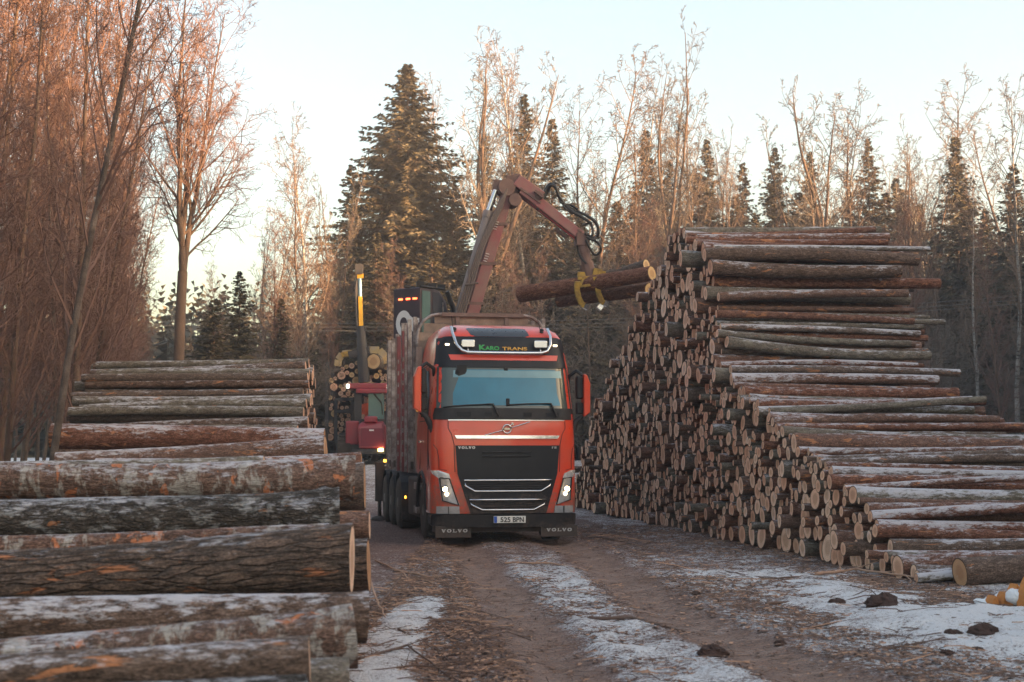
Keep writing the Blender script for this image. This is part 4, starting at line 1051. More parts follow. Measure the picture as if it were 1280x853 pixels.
# lamps
for s in (-1, 1):
    if s < 0: rw = [(Z(630.5), X(575), X(576.2)), (Z(625), X(554), X(573.5)), (Z(597), X(550), X(563))]; dr = [(Z(598), X(551), X(564.5)), (Z(592), X(543.5), X(562.5)), (Z(588), X(542.5), X(551))]; bx = 557.8; fg = [(Z(641), X(548), X(576)), (Z(632), X(548), X(575))]
    else: rw = [(Z(630.5), X(694.2), X(695.4)), (Z(625), X(697), X(714.8)), (Z(597), X(706), X(716.5))]; dr = [(Z(598), X(704), X(716.5)), (Z(592), X(706), X(723.5)), (Z(588), X(715), X(724.5))]; bx = 709.3; fg = [(Z(641), X(693), X(718.5)), (Z(632), X(694), X(718.5))]
    h = patch(MB(), rw, .016, 8).build('headlight', [LENS], truck)
    mb = MB(); p = P3(bx, 611, .03); mb.lathe([(0, .052), (.02, .058), (.03, .045)], (p[0], p[1] - .01, p[2]), 'Y', 16); mb.build('reflector', [CHR], h)
    mb = MB(); mb.lathe([(0, .034), (.012, .04)], (p[0], p[1] - .028, p[2]), 'Y', 16); mb.build('bulb', [LAMPW], h)
    p = P3(bx + s * -2.2, 617, .03); mb = MB(); mb.lathe([(0, .03), (.02, .035)], (p[0], p[1] - .006, p[2]), 'Y', 14); mb.build('bulb', [LAMPD], h)
    mb = MB(); q = [P3(X_ , y_, .03) for X_, y_ in (((551.5, 597), (555, 625), (574.5, 630.5), (563, 598)) if s < 0 else ((716, 597), (713.8, 625), (695.8, 630.5), (704.5, 598)))]
    mb.tube(q + [q[0]], .012, 5, cap=False); mb.build('lamp_bezel', [BLK], h)
    part('daylight_strip', dr, pm('frosted lamp strip', (.62, .63, .65), .25, .4), .022, 6)
    fgl = patch(MB(), fg, .02, 8).build('fog_lamp', [LENS], truck)
    mb = MB(); p = P3((548 + 576) / 2 if s < 0 else 705, 636.5, .035); mb.box(p, (.012, .02, .12)); mb.build('lamp_divider', [BLK], fgl)
# bumper
mb = patch(MB(), [(Z(658), -1.20, 1.20), (Z(655), -1.255, 1.255), (Z(644), -1.262, 1.262), (Z(642), -1.24, 1.24)], .07, 28, 0, .35)
bp = mb.build('bumper', [BLK], truck, bevel=.012)
mb = MB(); mb.lbox((-1.2, .14, .2), (1.2, .5, .42)); mb.build('bumper_core', [CHASS], bp)
mb = MB(); mb.lbox((X(616), -.11, Z(652.5)), (X(655.5), -.085, Z(644))); pl = mb.build('number_plate', [PLATEM], truck, bevel=.004)
mb = MB(); mb.lbox((X(616) + .004, -.114, Z(652.5) + .004), (X(620), -.108, Z(644) - .004)); mb.build('plate_strip', [BLUE], pl)
def text(s, x, y, z, h, w, mat, parent, name='lettering', bold=.0, rake=0, mat_=None, shear=0):
    cu = bpy.data.curves.new('t', 'FONT'); cu.body = s; cu.size = 1; cu.extrude = .02; cu.offset = bold; cu.align_x = 'CENTER'; cu.align_y = 'CENTER'; cu.shear = shear
    o = bpy.data.objects.new('t', cu); col.objects.link(o); dg = bpy.context.evaluated_depsgraph_get(); me = bpy.data.meshes.new_from_object(o.evaluated_get(dg))
    bpy.data.objects.remove(o); xs = [v.co.x for v in me.vertices]; ys = [v.co.y for v in me.vertices]
    sx = w / (max(xs) - min(xs)); sy = h / (max(ys) - min(ys)); cx = (max(xs) + min(xs)) / 2; cy = (max(ys) + min(ys)) / 2
    M = mat_ or (Matrix.Translation((x, y, z)) @ Matrix.Rotation(R(90) - rake, 4, 'X'))
    for v in me.vertices: v.co = M @ Vector(((v.co.x - cx) * sx, (v.co.y - cy) * sy, v.co.z * .3))
    me.materials.clear(); me.materials.append(mat); return link(name, me, parent)
def serif(s, x, y, z, h, w, mat, parent, gap=.22):
    """block capitals with slab serifs, thin and thick strokes"""
    G = {'V': ([((.18, 1), (.5, 0), .30), ((.82, 1), (.5, 0), .14)], [(.18, 1), (.82, 1)]), 'L': ([((.3, 1), (.3, 0), .28), ((.2, .06), (.95, .06), .12), ((.93, 0), (.93, .3), .1)], [(.3, 1), (.2, 0)]),
         'F': ([((.3, 1), (.3, 0), .26), ((.2, .94), (.95, .94), .12), ((.3, .5), (.75, .5), .12)], [(.3, 0)]), 'H': ([((.25, 1), (.25, 0), .24), ((.75, 1), (.75, 0), .24), ((.25, .5), (.75, .5), .12)], [(.25, 1), (.25, 0), (.75, 1), (.75, 0)])}
    mb = MB(); n = len(s); cw = w / (n + (n - 1) * gap)
    for i, ch in enumerate(s):
        x0 = x - w / 2 + i * cw * (1 + gap); T = lambda u, v: (x0 + u * cw, y, z - h / 2 + v * h)
        if ch == 'O':
            pts = [(.5 + .38 * math.cos(a), .5 + .45 * math.sin(a)) for a in np.linspace(0, 2 * math.pi, 21)]
            for a, b_ in zip(pts[:-1], pts[1:]): mb.beam(T(*a), T(*b_), .012, (.13 + .16 * abs(math.cos(math.atan2(a[1] - .5, a[0] - .5)))) * cw)
            continue
        st, se = G[ch]
        for a, b_, t in st: mb.beam(T(*a), T(*b_), .012, t * cw)
        for a in se: mb.beam(T(a[0] - .2, a[1] * .94 + .03), T(a[0] + .2, a[1] * .94 + .03), .012, .09 * h)
    return mb.build('lettering', [mat], parent)
text('525', X(630.3), -.112, Z(648.3), .082, .17, INK, pl, bold=.012); text('BPN', X(646.3), -.112, Z(648.3), .082, .19, INK, pl, bold=.012)
serif('VOLVO', X(584), yf(X(584), Z(559.5)) - .024, Z(559.7), .040, .29, WHITE, gr)
serif('FH', X(693), yf(X(693), Z(559.7)) - .024, Z(559.7), .034, .085, GREYL, gr)
for px0, px1 in ((546, 590), (676, 722)):
    mb = MB(); mb.lbox((X(px0), .02, .12), (X(px1), .045, Z(656))); fl = mb.build('mud_flap', [BLK], truck, bevel=.005)
    serif('VOLVO', (X(px0) + X(px1)) / 2 + (.02 if px0 < 600 else -.0), .012, Z(661.8), .050, .44, GREYL, fl)
# windscreen, cowl and visor
def ws_rows(a, b_): return [(Z(b_[1]), X(b_[0]), X(b_[2])), (Z(a[1]), X(a[0]), X(a[2]))]
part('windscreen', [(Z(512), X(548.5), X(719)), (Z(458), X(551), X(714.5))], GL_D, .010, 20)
wsn = bpy.context.scene.objects['windscreen']
part('painted_reflection', [(Z(507), X(568), X(703)), (Z(492), X(568.5), X(699)), (Z(462), X(580), X(698))], GL_B, .014, 16, parent=wsn)  # blue panel painted as the sky mirrored in the pane
part('pale_strip', [(Z(472), X(569), X(706)), (Z(463), X(570), X(705))], glass_mat('tinted strip', (.10, .20, .24), .08, 1.6, .3), .017, 16, parent=wsn)  # paler band across the top of the pane
mb = MB(); p = P3(580, 468, .02); mb.lathe([(0, .06), (.012, .115), (.025, .125)], (p[0], p[1], p[2]), 'Y', 12); mb.box((p[0], p[1] + .01, p[2] + .1), (.17, .02, .11)); mb.build('roller_blind_mount', [BLK], wsn)
mb = MB(); mb.box(P3(635, 461, .02), (.07, .02, .06)); mb.box(P3(636, 503, .022), (.06, .02, .13)); mb.build('sensor_box', [BLK], wsn, bevel=.01)
part('cowl', [(Z(525), X(545), X(722.5)), (Z(519), X(545), X(722)), (Z(510.5), X(547), X(720))], BLK, .020, 24)
mb = MB()
for (a, b_) in ((572, 590), (606, 616), (655, 665), (684, 700)): mb.beam(P3(a, 518.5, .028), P3(b_, 518.5, .028), .012, .07)
mb.build('cowl_vent', [GLB], scn := bpy.context.scene.objects['cowl'])
for (p0, p1, p2) in (((556, 509.5), (617, 505.5), (624, 521)), ((634, 506.5), (690, 504.5), (697, 521))):
    mb = MB(); mb.tube([P3(p0[0], p0[1], .035), P3((p0[0] + p1[0]) / 2, (p0[1] + p1[1]) / 2 - .6, .035), P3(p1[0], p1[1], .04)], .012, 6); mb.tube([P3(p1[0] - 8, p1[1], .05), P3(p1[0], p1[1], .055), P3(p2[0], p2[1], .05)], [.012, .018, .024], 6); mb.build('wiper', [BLK], truck)
part('visor', [(Z(459), X(547.5), X(719)), (Z(446), X(550), X(717)), (Z(421), X(553), X(711.5)), (Z(419.4), X(562), X(703))], GLB, .030, 26)
vis_ = bpy.context.scene.objects['visor']
part('visor_stripe', [(Z(450), X(567), X(700.5)), (Z(443), X(564.5), X(702.5))], RED, .038, 16, parent=vis_)
part('roof_hatch', [(Z(419), X(600), X(662)), (Z(417), X(594), X(668)), (Z(408.2), X(590), X(666)), (Z(406.6), X(592), X(664))], pm('dark roof hatch', (.035, .04, .05), .3), .012, 12)
def on(px, py, o=.10): x, z = X(px), Z(py); return (x, yf(x, min(z, 3.6)) - o, z)
mb = MB(); mb.tube([on(569.5, 407, .0), on(570.5, 416, .10), on(574, 431, .13), on(580, 438, .13), on(587, 440.5, .13), on(610, 440.8, .13), on(635, 440.8, .13), on(660, 440.8, .13), on(680, 440.5, .13), on(688, 438, .13), on(692.5, 430, .13), on(694, 418, .10), on(692, 408, .0)], .028, 10); mb.build('light_bar', [CHR], truck, fix=False)
for px in (588.5, 680):
    p = on(px, 429, .11); mb = MB(); mb.prism([(p[0] - .12, p[2] - .04), (p[0] - .09, p[2] - .065), (p[0] + .09, p[2] - .065), (p[0] + .12, p[2] - .04), (p[0] + .12, p[2] + .04), (p[0] + .10, p[2] + .065), (p[0] - .10, p[2] + .065), (p[0] - .12, p[2] + .04)], p[1] - .02, p[1] + .09)
    rl = mb.build('roof_lamp', [CHR], truck, bevel=.01); mb = MB(); mb.box((p[0], p[1] - .024, p[2]), (.215, .012, .105)); mb.build('lamp_lens', [pm('bright lens', (.6, .62, .6), .2, emit=(1, .95, .8), es=.06)], rl, bevel=.004)
    mb = MB(); mb.tube([(p[0], p[1] + .04, p[2] - .06), (p[0], p[1] + .0, p[2] - .16)], .015, 6); mb.build('lamp_bracket', [CHR], rl)
for px in (563.5, 700): mb = MB(); mb.box(P3(px, 430, .04), (.07, .02, .03)); mb.build('marker_lamp', [LAMPD], truck, bevel=.005)
for px, dx in ((572.5, -1.6), (684, -4)):
    mb = MB(); a = Vector(on(px, 414, -.03)); 
    for q in range(4): mb.lathe([(0, .035), (.03, .04), (.05, .02)], (a.x + q * .012, a.y + q * .03, a.z - .10 + q * .05), 'Z', 10)
    mb.build('horn', [BLK], truck)
    mb = MB(); mb.tube([a + Vector((0, 0, .02)), Vector(on(px + dx, 393, -.06))], .006, 5); mb.build('aerial', [BLK], truck)
serif_dummy = None
# firm's name on the visor: green initial word, gold second word
p = P3(612.5, 434, .04); text('K', X(606.6), p[1] - .004, Z(433.8), .10, .115, GREEN, vis_, bold=.04, rake=R(17)); text('ARO', X(619), p[1] - .004, Z(434.6), .074, .25, GREEN, vis_, bold=.035, rake=R(17))
text('TRANS', X(647.5), p[1] - .004, Z(434.8), .060, .44, GOLD, vis_, bold=.02, rake=R(17))
# mirrors
for s in (-1, 1):
    if s < 0: xo0, xo1, xi1, zt, zb, xa = X(521), X(530), X(537), Z(458), Z(517), -1.2
    else: xo0, xo1, xi1, zt, zb, xa = X(742), X(734), X(726), Z(466), Z(521), 1.2
    mb = MB(); zz = (zt - zb)
    mb.prism([(xo0, zb + zz * .1), (xo1, zb), (xo1, zt), (xo0 + (xo1 - xo0) * .5, zt - .02), (xo0, zt - zz * .22)], .18, .42); mi_ = mb.build('mirror', [RED], truck, bevel=.02, seg=3)
    mb = MB(); mb.lbox((xo1, .24, zb + zz * .42), (xi1, .40, zt - .04)); mb.lbox((xo1, .24, zb + .05), (xi1, .40, zb + zz * .34)); mb.build('mirror_back', [BLK], mi_, bevel=.03, seg=3)
    mb = MB(); mb.tube([(xo1, .30, zt - .02), (xi1, .30, zt + .05), (xa, .42, zt - .03), (xa * .985, .46, zt - .16)], .032, 8); mb.build('mirror_arm', [BLK], mi_, fix=False); mb = MB()
    mb.tube([(xo1, .30, zb + .02), (xi1, .30, zb - .06), (xa * 1.0, .34, zb - .30)], [.03, .045, .07], 8); mb.build('mirror_arm', [BLK], mi_, fix=False)
# wheels
def wheel(x, y, s, r=.53, wd=.32, dual=False):
    w = MB(); pr = [(-wd / 2 + .0, r * .60), (-wd / 2, r * .88), (-wd / 2 + .04, r * .985), (-wd * .25, r), (-wd * .24, r * .975), (-.01, r * .975), (0, r), (wd * .24, r * .975), (wd * .25, r), (wd / 2 - .04, r * .985), (wd / 2, r * .88), (wd / 2, r * .60)]
    w.lathe(pr, (x, y, r), 'X', 40)
    for k in range(40):
        a = 2 * math.pi * k / 40
        M = Matrix.Translation((x, y, r)) @ Matrix.Rotation(a, 4, 'X')
        w.box((0, 0, r + .003), (wd * .84, .035, .014), 0, M)
    t = w.build('wheel', [RUB], truck)
    q = MB(); o = s * wd / 2
    q.lathe([(o * .95, r * .62), (o * 1.0, r * .60), (o * .75, r * .52), (o * .55, r * .45), (o * .55, r * .3), (o * .95, r * .24), (o * 1.05, r * .16), (o * 1.05, .0)], (x, y, r), 'X', 28)
    for k in range(10):
        a = 2 * math.pi * k / 10; q.lathe([(o * .5, .02), (o * .5 + s * .05, .018)], (x, y + r * .38 * math.cos(a), r + r * .38 * math.sin(a)), 'X', 6)
    q.build('rim', [RIM], t)
for y, dual in ((1.42, 0), (5.0, 1), (6.35, 1), (7.7, 1)):
    for s in (-1, 1): wheel(s * 1.07, y, s, wd=.34 if not dual else .46)
for y in (5.0, 6.35, 7.7):
    for s in (-1, 1):
        mb = MB(); pts = [(s * 1.05, y + .64 * math.cos(a), .50 + .66 * math.sin(a)) for a in np.linspace(.15, math.pi - .15, 11)]
        for a, b_ in zip(pts[:-1], pts[1:]): mb.beam(a, b_, .50, .02)
        mb.lbox((s * .80, y - .66, .22), (s * 1.30, y - .64, .62)); mb.build('mudguard', [BLK], truck)
for s in (-1, 1):
    mb = MB(); mb.lbox((s * .72, 2.32, .34), (s * 1.20, 4.1, 1.08)); tk = mb.build('side_tank', [CHASS], truck, bevel=.05, seg=3)
    for z in (.42, .86):
        mb = MB(); mb.lbox((s * 1.0, 2.27, z), (s * 1.22, 2.315, z + .13)); mb.lbox((s * 1.205, 2.32, z), (s * 1.235, 2.9, z + .13)); 
        for q in range(4): mb.lbox((s * 1.0, 2.262, z + .015 + q * .03), (s * 1.22, 2.27, z + .03 + q * .03))
        mb.build('step', [ALU], tk, bevel=.006)
    mb = MB(); mb.box((s * 1.24, 4.2, .66), (.02, .06, .05)); mb.build('side_marker', [LAMPO], truck)
    mb = MB(); mb.tube([(s * .8, 2.2, 1.3), (s * .98, 2.3, 1.12), (s * 1.0, 2.34, .9)], .05, 8); mb.build('air_hose', [BLK], truck)
# outrigger legs
for s in (-1, 1):
    mb = MB(); mb.lbox((s * 1.22, 8.55, .42), (s * 1.42, 8.75, 1.3)); mb.lathe([(0, .045), (.45, .045)], (s * 1.32, 8.65, .03), 'Z', 10); mb.lathe([(0, .2), (.05, .17), (.09, .06)], (s * 1.32, 8.65, .0), 'Z', 16); mb.lbox((s * .3, 8.55, 1.05), (s * 1.3, 8.75, 1.22)); mb.build('outrigger', [CHASS], truck, bevel=.01)
# headboard behind the cab
mb = MB(); zt = Z(393) * 1.0 + .22; hb = [(-1.22, 2.55, 1.2), (-1.22, 2.55, zt - .42), (-1.19, 2.55, zt - .26), (-1.10, 2.55, zt - .12), (-.96, 2.55, zt - .03), (-.82, 2.55, zt)]
mb.tube(hb + [(-p[0], p[1], p[2]) for p in hb[::-1]], .032, 10); hbd = mb.build('headboard', [ALU], truck, fix=False)
mb = MB()
z = 1.25
while z < zt - .05:
    h = min(.17, zt - .02 - z); xw = float(np.interp(z + h, [0, zt - .42, zt - .26, zt - .12, zt], [1.2, 1.2, 1.17, 1.06, .86])); mb.lbox((-xw, 2.57, z), (xw, 2.60, z + h - .006)); z += .17
mb.build('headboard_plank', [PLANK], hbd)
mb = MB(); mb.lbox((-.76, 2.50, zt - .04), (.80, 2.66, zt + .03))
for x in (-.46, .48): mb.lbox((x - .04, 2.52, 1.3), (x + .04, 2.56, zt))
mb.build('headboard_rail', [pm('rusty rail', (.16, .11, .10), .7, var=.4, scale=10)], hbd)
# stakes
gg = random.Random(2)
for k, (y, h, m_) in enumerate([(2.78, 4.10, ALU), (2.92, 4.06, ALU), (3.75, 4.14, ALU), (3.90, 4.06, MAROON), (4.35, 4.12, ALU), (4.85, 4.0, MAROON), (5.05, 4.18, ALU), (5.7, 3.95, MAROON), (5.9, 4.02, ALU), (6.9, 4.0, ALU), (7.1, 3.9, MAROON), (7.7, 4.02, ALU), (7.9, 3.96, ALU)]):
    for s in (-1, 1):
        ln = gg.uniform(-.02, .03); mb = MB(); mb.beam((s * 1.19, y, 1.15), (s * (1.21 + ln), y, h), .075, .11, w2=.055, h2=.08); st = mb.build('stake', [m_], truck, bevel=.008)
        if m_ is MAROON:
            mb = MB()
            for q in range(9): mb.box((s * 1.235, y - .045, 1.5 + q * .24), (.03, .02, .09))
            mb.build('stake_plate', [ALU], st)
    mb = MB(); mb.lbox((-1.2, y - .06, 1.22), (1.2, y + .06, 1.36)); mb.build('bunk', [CHASS], truck)
mb = MB(); mb.box((-1.25, 8.2, 1.34), (.05, .1, .06)); mb.build('side_marker', [LAMPO], truck)

# ---------------------------------------------------------------- crane on the truck
L = lambda p: TRI @ Vector(p)
BOOM = pm('dusty red boom paint', (.24, .035, .055), .55, var=.25, scale=3, dirt=(.24, .17, .15), dirt_amt=.75, dscale=2)
BOOMD = pm('grimy crane joint', (.12, .065, .06), .7, var=.5, scale=6, dirt=(.22, .16, .14), dirt_amt=.5)
CABM = pm('dark crane cabin', (.030, .032, .045), .35, var=.2, dirt=(.10, .05, .06), dirt_amt=.5)
STEEL = pm('polished rod', (.62, .68, .74), .2, 1)
HOSE = pm('black hose', (.02, .018, .018), .5)
YEL = pm('worn yellow paint', (.52, .33, .035), .5, var=.3, scale=9, dirt=(.08, .05, .035), dirt_amt=.7, dscale=7)
bx_ = L(at(571, 480, 33.2)); el = L(at(640, 233, 33.2)); cyb = bx_.y
mb = MB(); mb.lathe([(0, .42), (.25, .42), (.3, .30), (2.1, .26), (2.2, .36), (2.6, .36)], (bx_.x - .05, cyb, 1.2), 'Z', 20); mb.lbox((-1.1, cyb - .3, 1.0), (1.1, cyb + .3, 1.35)); crane = mb.build('crane_column', [BOOMD], truck, bevel=.01)
# cabin beside the column
c0 = L(at(525, 470, 32.6)); zt_ = at(512, 360, 32.8).z; zb_ = 3.05
M = Matrix.Translation((c0.x, c0.y, 0)) @ Matrix.Rotation(R(-45), 4, 'Z')
def CM(mb_, a, b_, m=0):   # box in cabin frame: x along the logo side (to the left), y along the glass side
    return mb_.box([(a[i] + b_[i]) / 2 for i in range(3)], [abs(a[i] - b_[i]) for i in range(3)], m, M)
zh = zt_
mb = MB(); prf = [(0, zb_), (1.18, zb_), (1.25, zb_ + .5), (1.18, zh - .75), (1.0, zh - .28), (.74, zh - .03), (.6, zh), (0, zh)]
vs = [M @ Vector((0, u, v)) for u, v in prf] + [M @ Vector((-.80, u, v)) for u, v in prf]; n = len(prf)
mb.add(vs, [tuple(range(n)), tuple(range(2 * n - 1, n - 1, -1))] + [(i, (i + 1) % n, n + (i + 1) % n, n + i) for i in range(n)], 0); cabn = mb.build('crane_cabin', [CABM], truck, bevel=.03)
mb = MB(); vs = [M @ Vector((.012, u, v)) for u, v in [(.05, zb_ + .35), (.36, zb_ + .35), (.36, zh - .08), (.05, zh - .08)]]; mb.add(vs, [(0, 1, 2, 3)]); mb.build('cabin_window', [GL_T], cabn, fix=False)
mb = MB(); vs = [M @ Vector((.012, u, v)) for u, v in [(.46, zb_ + .3), (1.14, zb_ + .3), (1.16, zb_ + .6), (1.09, zh - .78), (.93, zh - .32), (.68, zh - .09), (.46, zh - .07)]]; mb.add(vs, [tuple(range(len(vs)))]); mb.build('cabin_window', [glass_mat('smoked glass', (.055, .06, .075), .08, 1.6)], cabn, fix=False)
mb = MB(); a = M @ Vector((.05, .95, zh - .22)); b_ = M @ Vector((.05, .80, zh - .30)); 
mb.tube([M @ Vector((.04, .80, zh - .30)), M @ Vector((.06, .82, zh - 1.15))], .018, 6); mb.build('cabin_wiper', [ALU], cabn)
mb = MB(); mb.tube([M @ Vector((.0, .0, zh + .01)), M @ Vector((.0, .9, zh + .03))], .03, 6); mb.tube([M @ Vector((-.4, -.1, zh + .02)), M @ Vector((-.2, 1.2, zh + .06))], .03, 6)
for q in (.25, .7, 1.05): mb.box(M @ Vector((-.2, q, zh + .10)), (.18, .14, .12))
mb.tube([M @ Vector((-.1, 1.15, zh)), M @ Vector((-.05, 1.32, zh - .35)), M @ Vector((0, 1.36, zh - .6))], .06, 6)
mb.build('work_lamp_rail', [BLK], cabn)
for q in (-.10, -.30, -.52): 
    mb = MB(); CM(mb, (q - .11, -.02, zh - .28), (q, .0, zh - .24)); mb.build('marker_lamp', [LAMPR], cabn)
# white Q shaped mark and half hidden following letters on the cabin side facing the road
mb = MB(); qc = (-.48, zb_ + (zh - zb_) * .64); 
for a0_, a1_ in zip(np.linspace(0, 2 * math.pi, 29)[:-1], np.linspace(0, 2 * math.pi, 29)[1:]):
    ro, ri = .285, .135
    vs = [M @ Vector((qc[0] - r * math.cos(a) * .8, -.012, qc[1] + r * math.sin(a) * 1.05)) for r, a in ((ri, a0_), (ro, a0_), (ro, a1_), (ri, a1_))]; mb.add(vs, [(0, 1, 2, 3)])
vs = [M @ Vector((u, -.013, qc[1] + v)) for u, v in [(-.36, .22), (-.22, .12), (-.02, .10), (-.02, .0), (-.15, .0), (-.15, -.20), (-.22, -.20), (-.30, .04), (-.40, .12)]]; mb.add(vs, [tuple(range(len(vs)))])
mb.build('cabin_mark', [WHITE], cabn, fix=False)
mb = MB(); mb.beam(M @ Vector((-.3, .6, zb_)), (bx_.x, cyb, zb_ - .1), .5, .16); mb.build('cabin_bracket', [BOOMD], cabn)
# lower boom, lift cylinder, hoses along it
def D_(px, py, d=0): return L(at(px, py, 33.2 + d))
mb = MB(); mb.beam(D_(576, 440), D_(634, 242), .30, .34, w2=.26, h2=.29, up=(0, 1, 0)); lb = mb.build('lower_boom', [BOOM], crane, bevel=.02)
for (xa1, ya1) in ((619, 285), (607, 325)):
    mb = MB()
    for q in range(4): mb.beam(D_(xa1 + q * 1.1 - 3, ya1 + q * -3 + 1, -.17), D_(xa1 + q * 1.1 + 1.5, ya1 + q * -3 + 2.2, -.17), .01, .05, up=(0, 1, 0))
    mb.build('boom_marking', [WHITE], lb)
for q in (.3, .55, .8): mb = MB(); a_ = D_(576, 440).lerp(D_(634, 242), q); mb.box(a_, (.40, .34, .07)); mb.build('boom_clamp', [BOOMD], lb)
mb = MB(); mb.tube([D_(560, 440, -.1), D_(609, 272, -.1)], .11, 12); mb.tube([D_(609, 272, -.1), D_(611, 264, -.1)], .13, 12); mb.build('lift_cylinder', [pm('dusty cylinder', (.25, .21, .20), .5, .3)], crane)
mb = MB(); mb.tube([D_(610, 266, -.1), D_(620, 238, -.1)], .065, 10); mb.build('piston_rod', [STEEL], crane)
mb = MB()
for q in range(4): mb.tube([D_(556 + q * 3, 440, -.25), D_(578 + q * 3, 370, -.27), D_(598 + q * 2, 310, -.27), D_(622 + q * 2, 258, -.25), D_(634, 236, -.2)], .026, 6)
mb.tube([D_(581, 356, -.3), D_(598, 354, -.3)], .025, 6); mb.tube([D_(586, 330, -.25), D_(586, 352, -.3), D_(580, 372, -.2)], .02, 6); mb.build('boom_hose', [pm('dusty hose', (.13, .10, .09), .7)], crane, fix=False)
# elbow and outer boom
mb = MB(); mb.beam(D_(616, 234), D_(636, 236), .34, .22, up=(0, 1, 0)); mb.lathe([(-.22, .2), (.22, .2)], D_(632, 236), 'Y', 18); mb.lathe([(-.24, .15), (.24, .15)], D_(642, 252), 'Y', 16)
mb.beam(D_(633, 228), D_(652, 226), .3, .24, up=(0, 1, 0)); mb.beam(D_(634, 232), D_(643, 254), .34, .16, up=(0, 1, 0)); mb.build('elbow_joint', [BOOMD], crane, bevel=.02)
mb = MB(); mb.beam(D_(645, 227), D_(676, 249), .30, .36, up=(0, 1, 0)); mb.beam(D_(652, 238, .0), D_(728, 298), .26, .36, w2=.22, h2=.26, up=(0, 1, 0)); ob = mb.build('outer_boom', [BOOM], crane, bevel=.02)
mb = MB(); mb.beam(D_(650, 236, -.15), D_(676, 254, -.15), .05, .10, up=(0, 1, 0)); mb.lathe([(-.2, .1), (.2, .1)], D_(672, 246), 'Y', 14); mb.beam(D_(668, 240, -.16), D_(679, 248, -.16), .06, .24, up=(0, 1, 0)); mb.build('boom_bracket', [BOOMD], ob)
mb = MB(); mb.beam(D_(660, 246, -.02), D_(722, 296, -.02), .2, .05, up=(0, 1, 0)); mb.build('boom_edge', [pm('brighter red edge', (.42, .04, .05), .5, var=.3)], ob)
mb = MB(); mb.tube([D_(694, 286, .05), D_(708, 297, .05), D_(716, 291, 0)], .045, 8); mb.tube([D_(722, 288), D_(730, 316)], .14, 10); mb.tube([D_(728, 306), D_(737, 346)], [.12, .13], 10); mb.tube([D_(733, 330), D_(739, 350)], [.17, .15], 10); mb.box(D_(727, 300), (.3, .3, .3)); mb.build('boom_tip', [BOOMD], crane, bevel=.01)
for r, pts in ((.035, [(672, 262), (684, 240), (689, 232), (696, 236), (702, 252), (714, 264), (726, 270)]), (.03, [(678, 246), (686, 231), (694, 233), (699, 246), (712, 262), (728, 272), (740, 280)]), (.03, [(700, 252), (716, 262), (734, 270), (746, 281), (747, 293), (742, 300), (733, 296)]), (.03, [(712, 262), (730, 268), (745, 278), (748, 292), (743, 298), (731, 292)]),
               (.026, [(728, 282), (738, 280), (741, 292), (736, 300)]), (.026, [(724, 290), (738, 298), (749, 305), (751, 314), (744, 319), (737, 310), (733, 300)]), (.024, [(720, 295), (724, 318), (733, 330)]), (.022, [(722, 262), (712, 256), (704, 258), (716, 268)])):
    mb = MB(); P = []
    q = [D_(a, b_, -.12 + .06 * math.sin(i * 2)) for i, (a, b_) in enumerate(pts)]
    for i in range(len(q) - 1):
        p0_, p1_, p2_, p3_ = q[max(0, i - 1)], q[i], q[i + 1], q[min(len(q) - 1, i + 2)]
        for t in np.linspace(0, 1, 5)[:-1]: P.append(.5 * ((2 * p1_) + (p2_ - p0_) * t + (2 * p0_ - 5 * p1_ + 4 * p2_ - p3_) * t * t + (3 * p1_ - p0_ - 3 * p2_ + p3_) * t ** 3))
    P.append(q[-1]); mb.tube(P, r * 1.15, 7); mb.build('hose_loop', [HOSE], crane, fix=False)
# grapple with two curved claws round the logs
mb = MB(); mb.lathe([(-.16, .10), (0, .14), (.12, .13), (.2, .10)], D_(738, 346), 'Z', 14)
mb.beam(D_(722, 350), D_(757, 349), .35, .22, up=(0, 1, 0)); mb.beam(D_(724, 350), D_(724, 360), .3, .14, up=(0, 1, 0)); mb.beam(D_(741, 341, -.1), D_(752, 343, -.1), .2, .2, up=(0, 1, 0))
for q in (726, 731, 736): mb.beam(D_(q, 350, -.22), D_(q, 360, -.28), .05, .05, up=(0, 1, 0))
mb.beam(D_(720, 359, -.34), D_(743, 356, -.34), .06, .09, up=(0, 1, 0)); mb.beam(D_(722, 349, -.25), D_(744, 346, -.25), .06, .09, up=(0, 1, 0)); mb.beam(D_(724, 360, -.34), D_(730, 347, -.25), .05, .06, up=(0, 1, 0)); mb.beam(D_(741, 358, -.34), D_(736, 346, -.25), .05, .06, up=(0, 1, 0))
gpl = mb.build('grapple', [YEL], crane, bevel=.012)
for (pts, dd) in (([(722, 352), (721, 362), (723, 372), (727, 380), (733, 384)], -.42), ([(744, 346), (746, 356), (748, 367), (752, 377), (757, 380)], -.42), ([(748, 344), (756, 352), (760, 364), (757, 376), (750, 384)], .42)):
    mb = MB(); q = [D_(a, b_, dd * (1.0 - .1 * i)) for i, (a, b_) in enumerate(pts)]
    for i in range(len(q) - 1): mb.beam(q[i], q[i + 1], .12, .105 - .014 * i, up=(0, 1, 0)); mb.lathe([(-.05, .05 - .006 * i), (.05, .05 - .006 * i)], q[i + 1], 'Y', 10)
    mb.build('claw', [YEL], gpl)
    mb = MB(); mb.beam(q[-2].lerp(q[-1], .5), q[-1] + (q[-1] - q[-2]) * .3, .12, .11, up=(0, 1, 0)); mb.build('claw_tip', [STEEL], gpl)

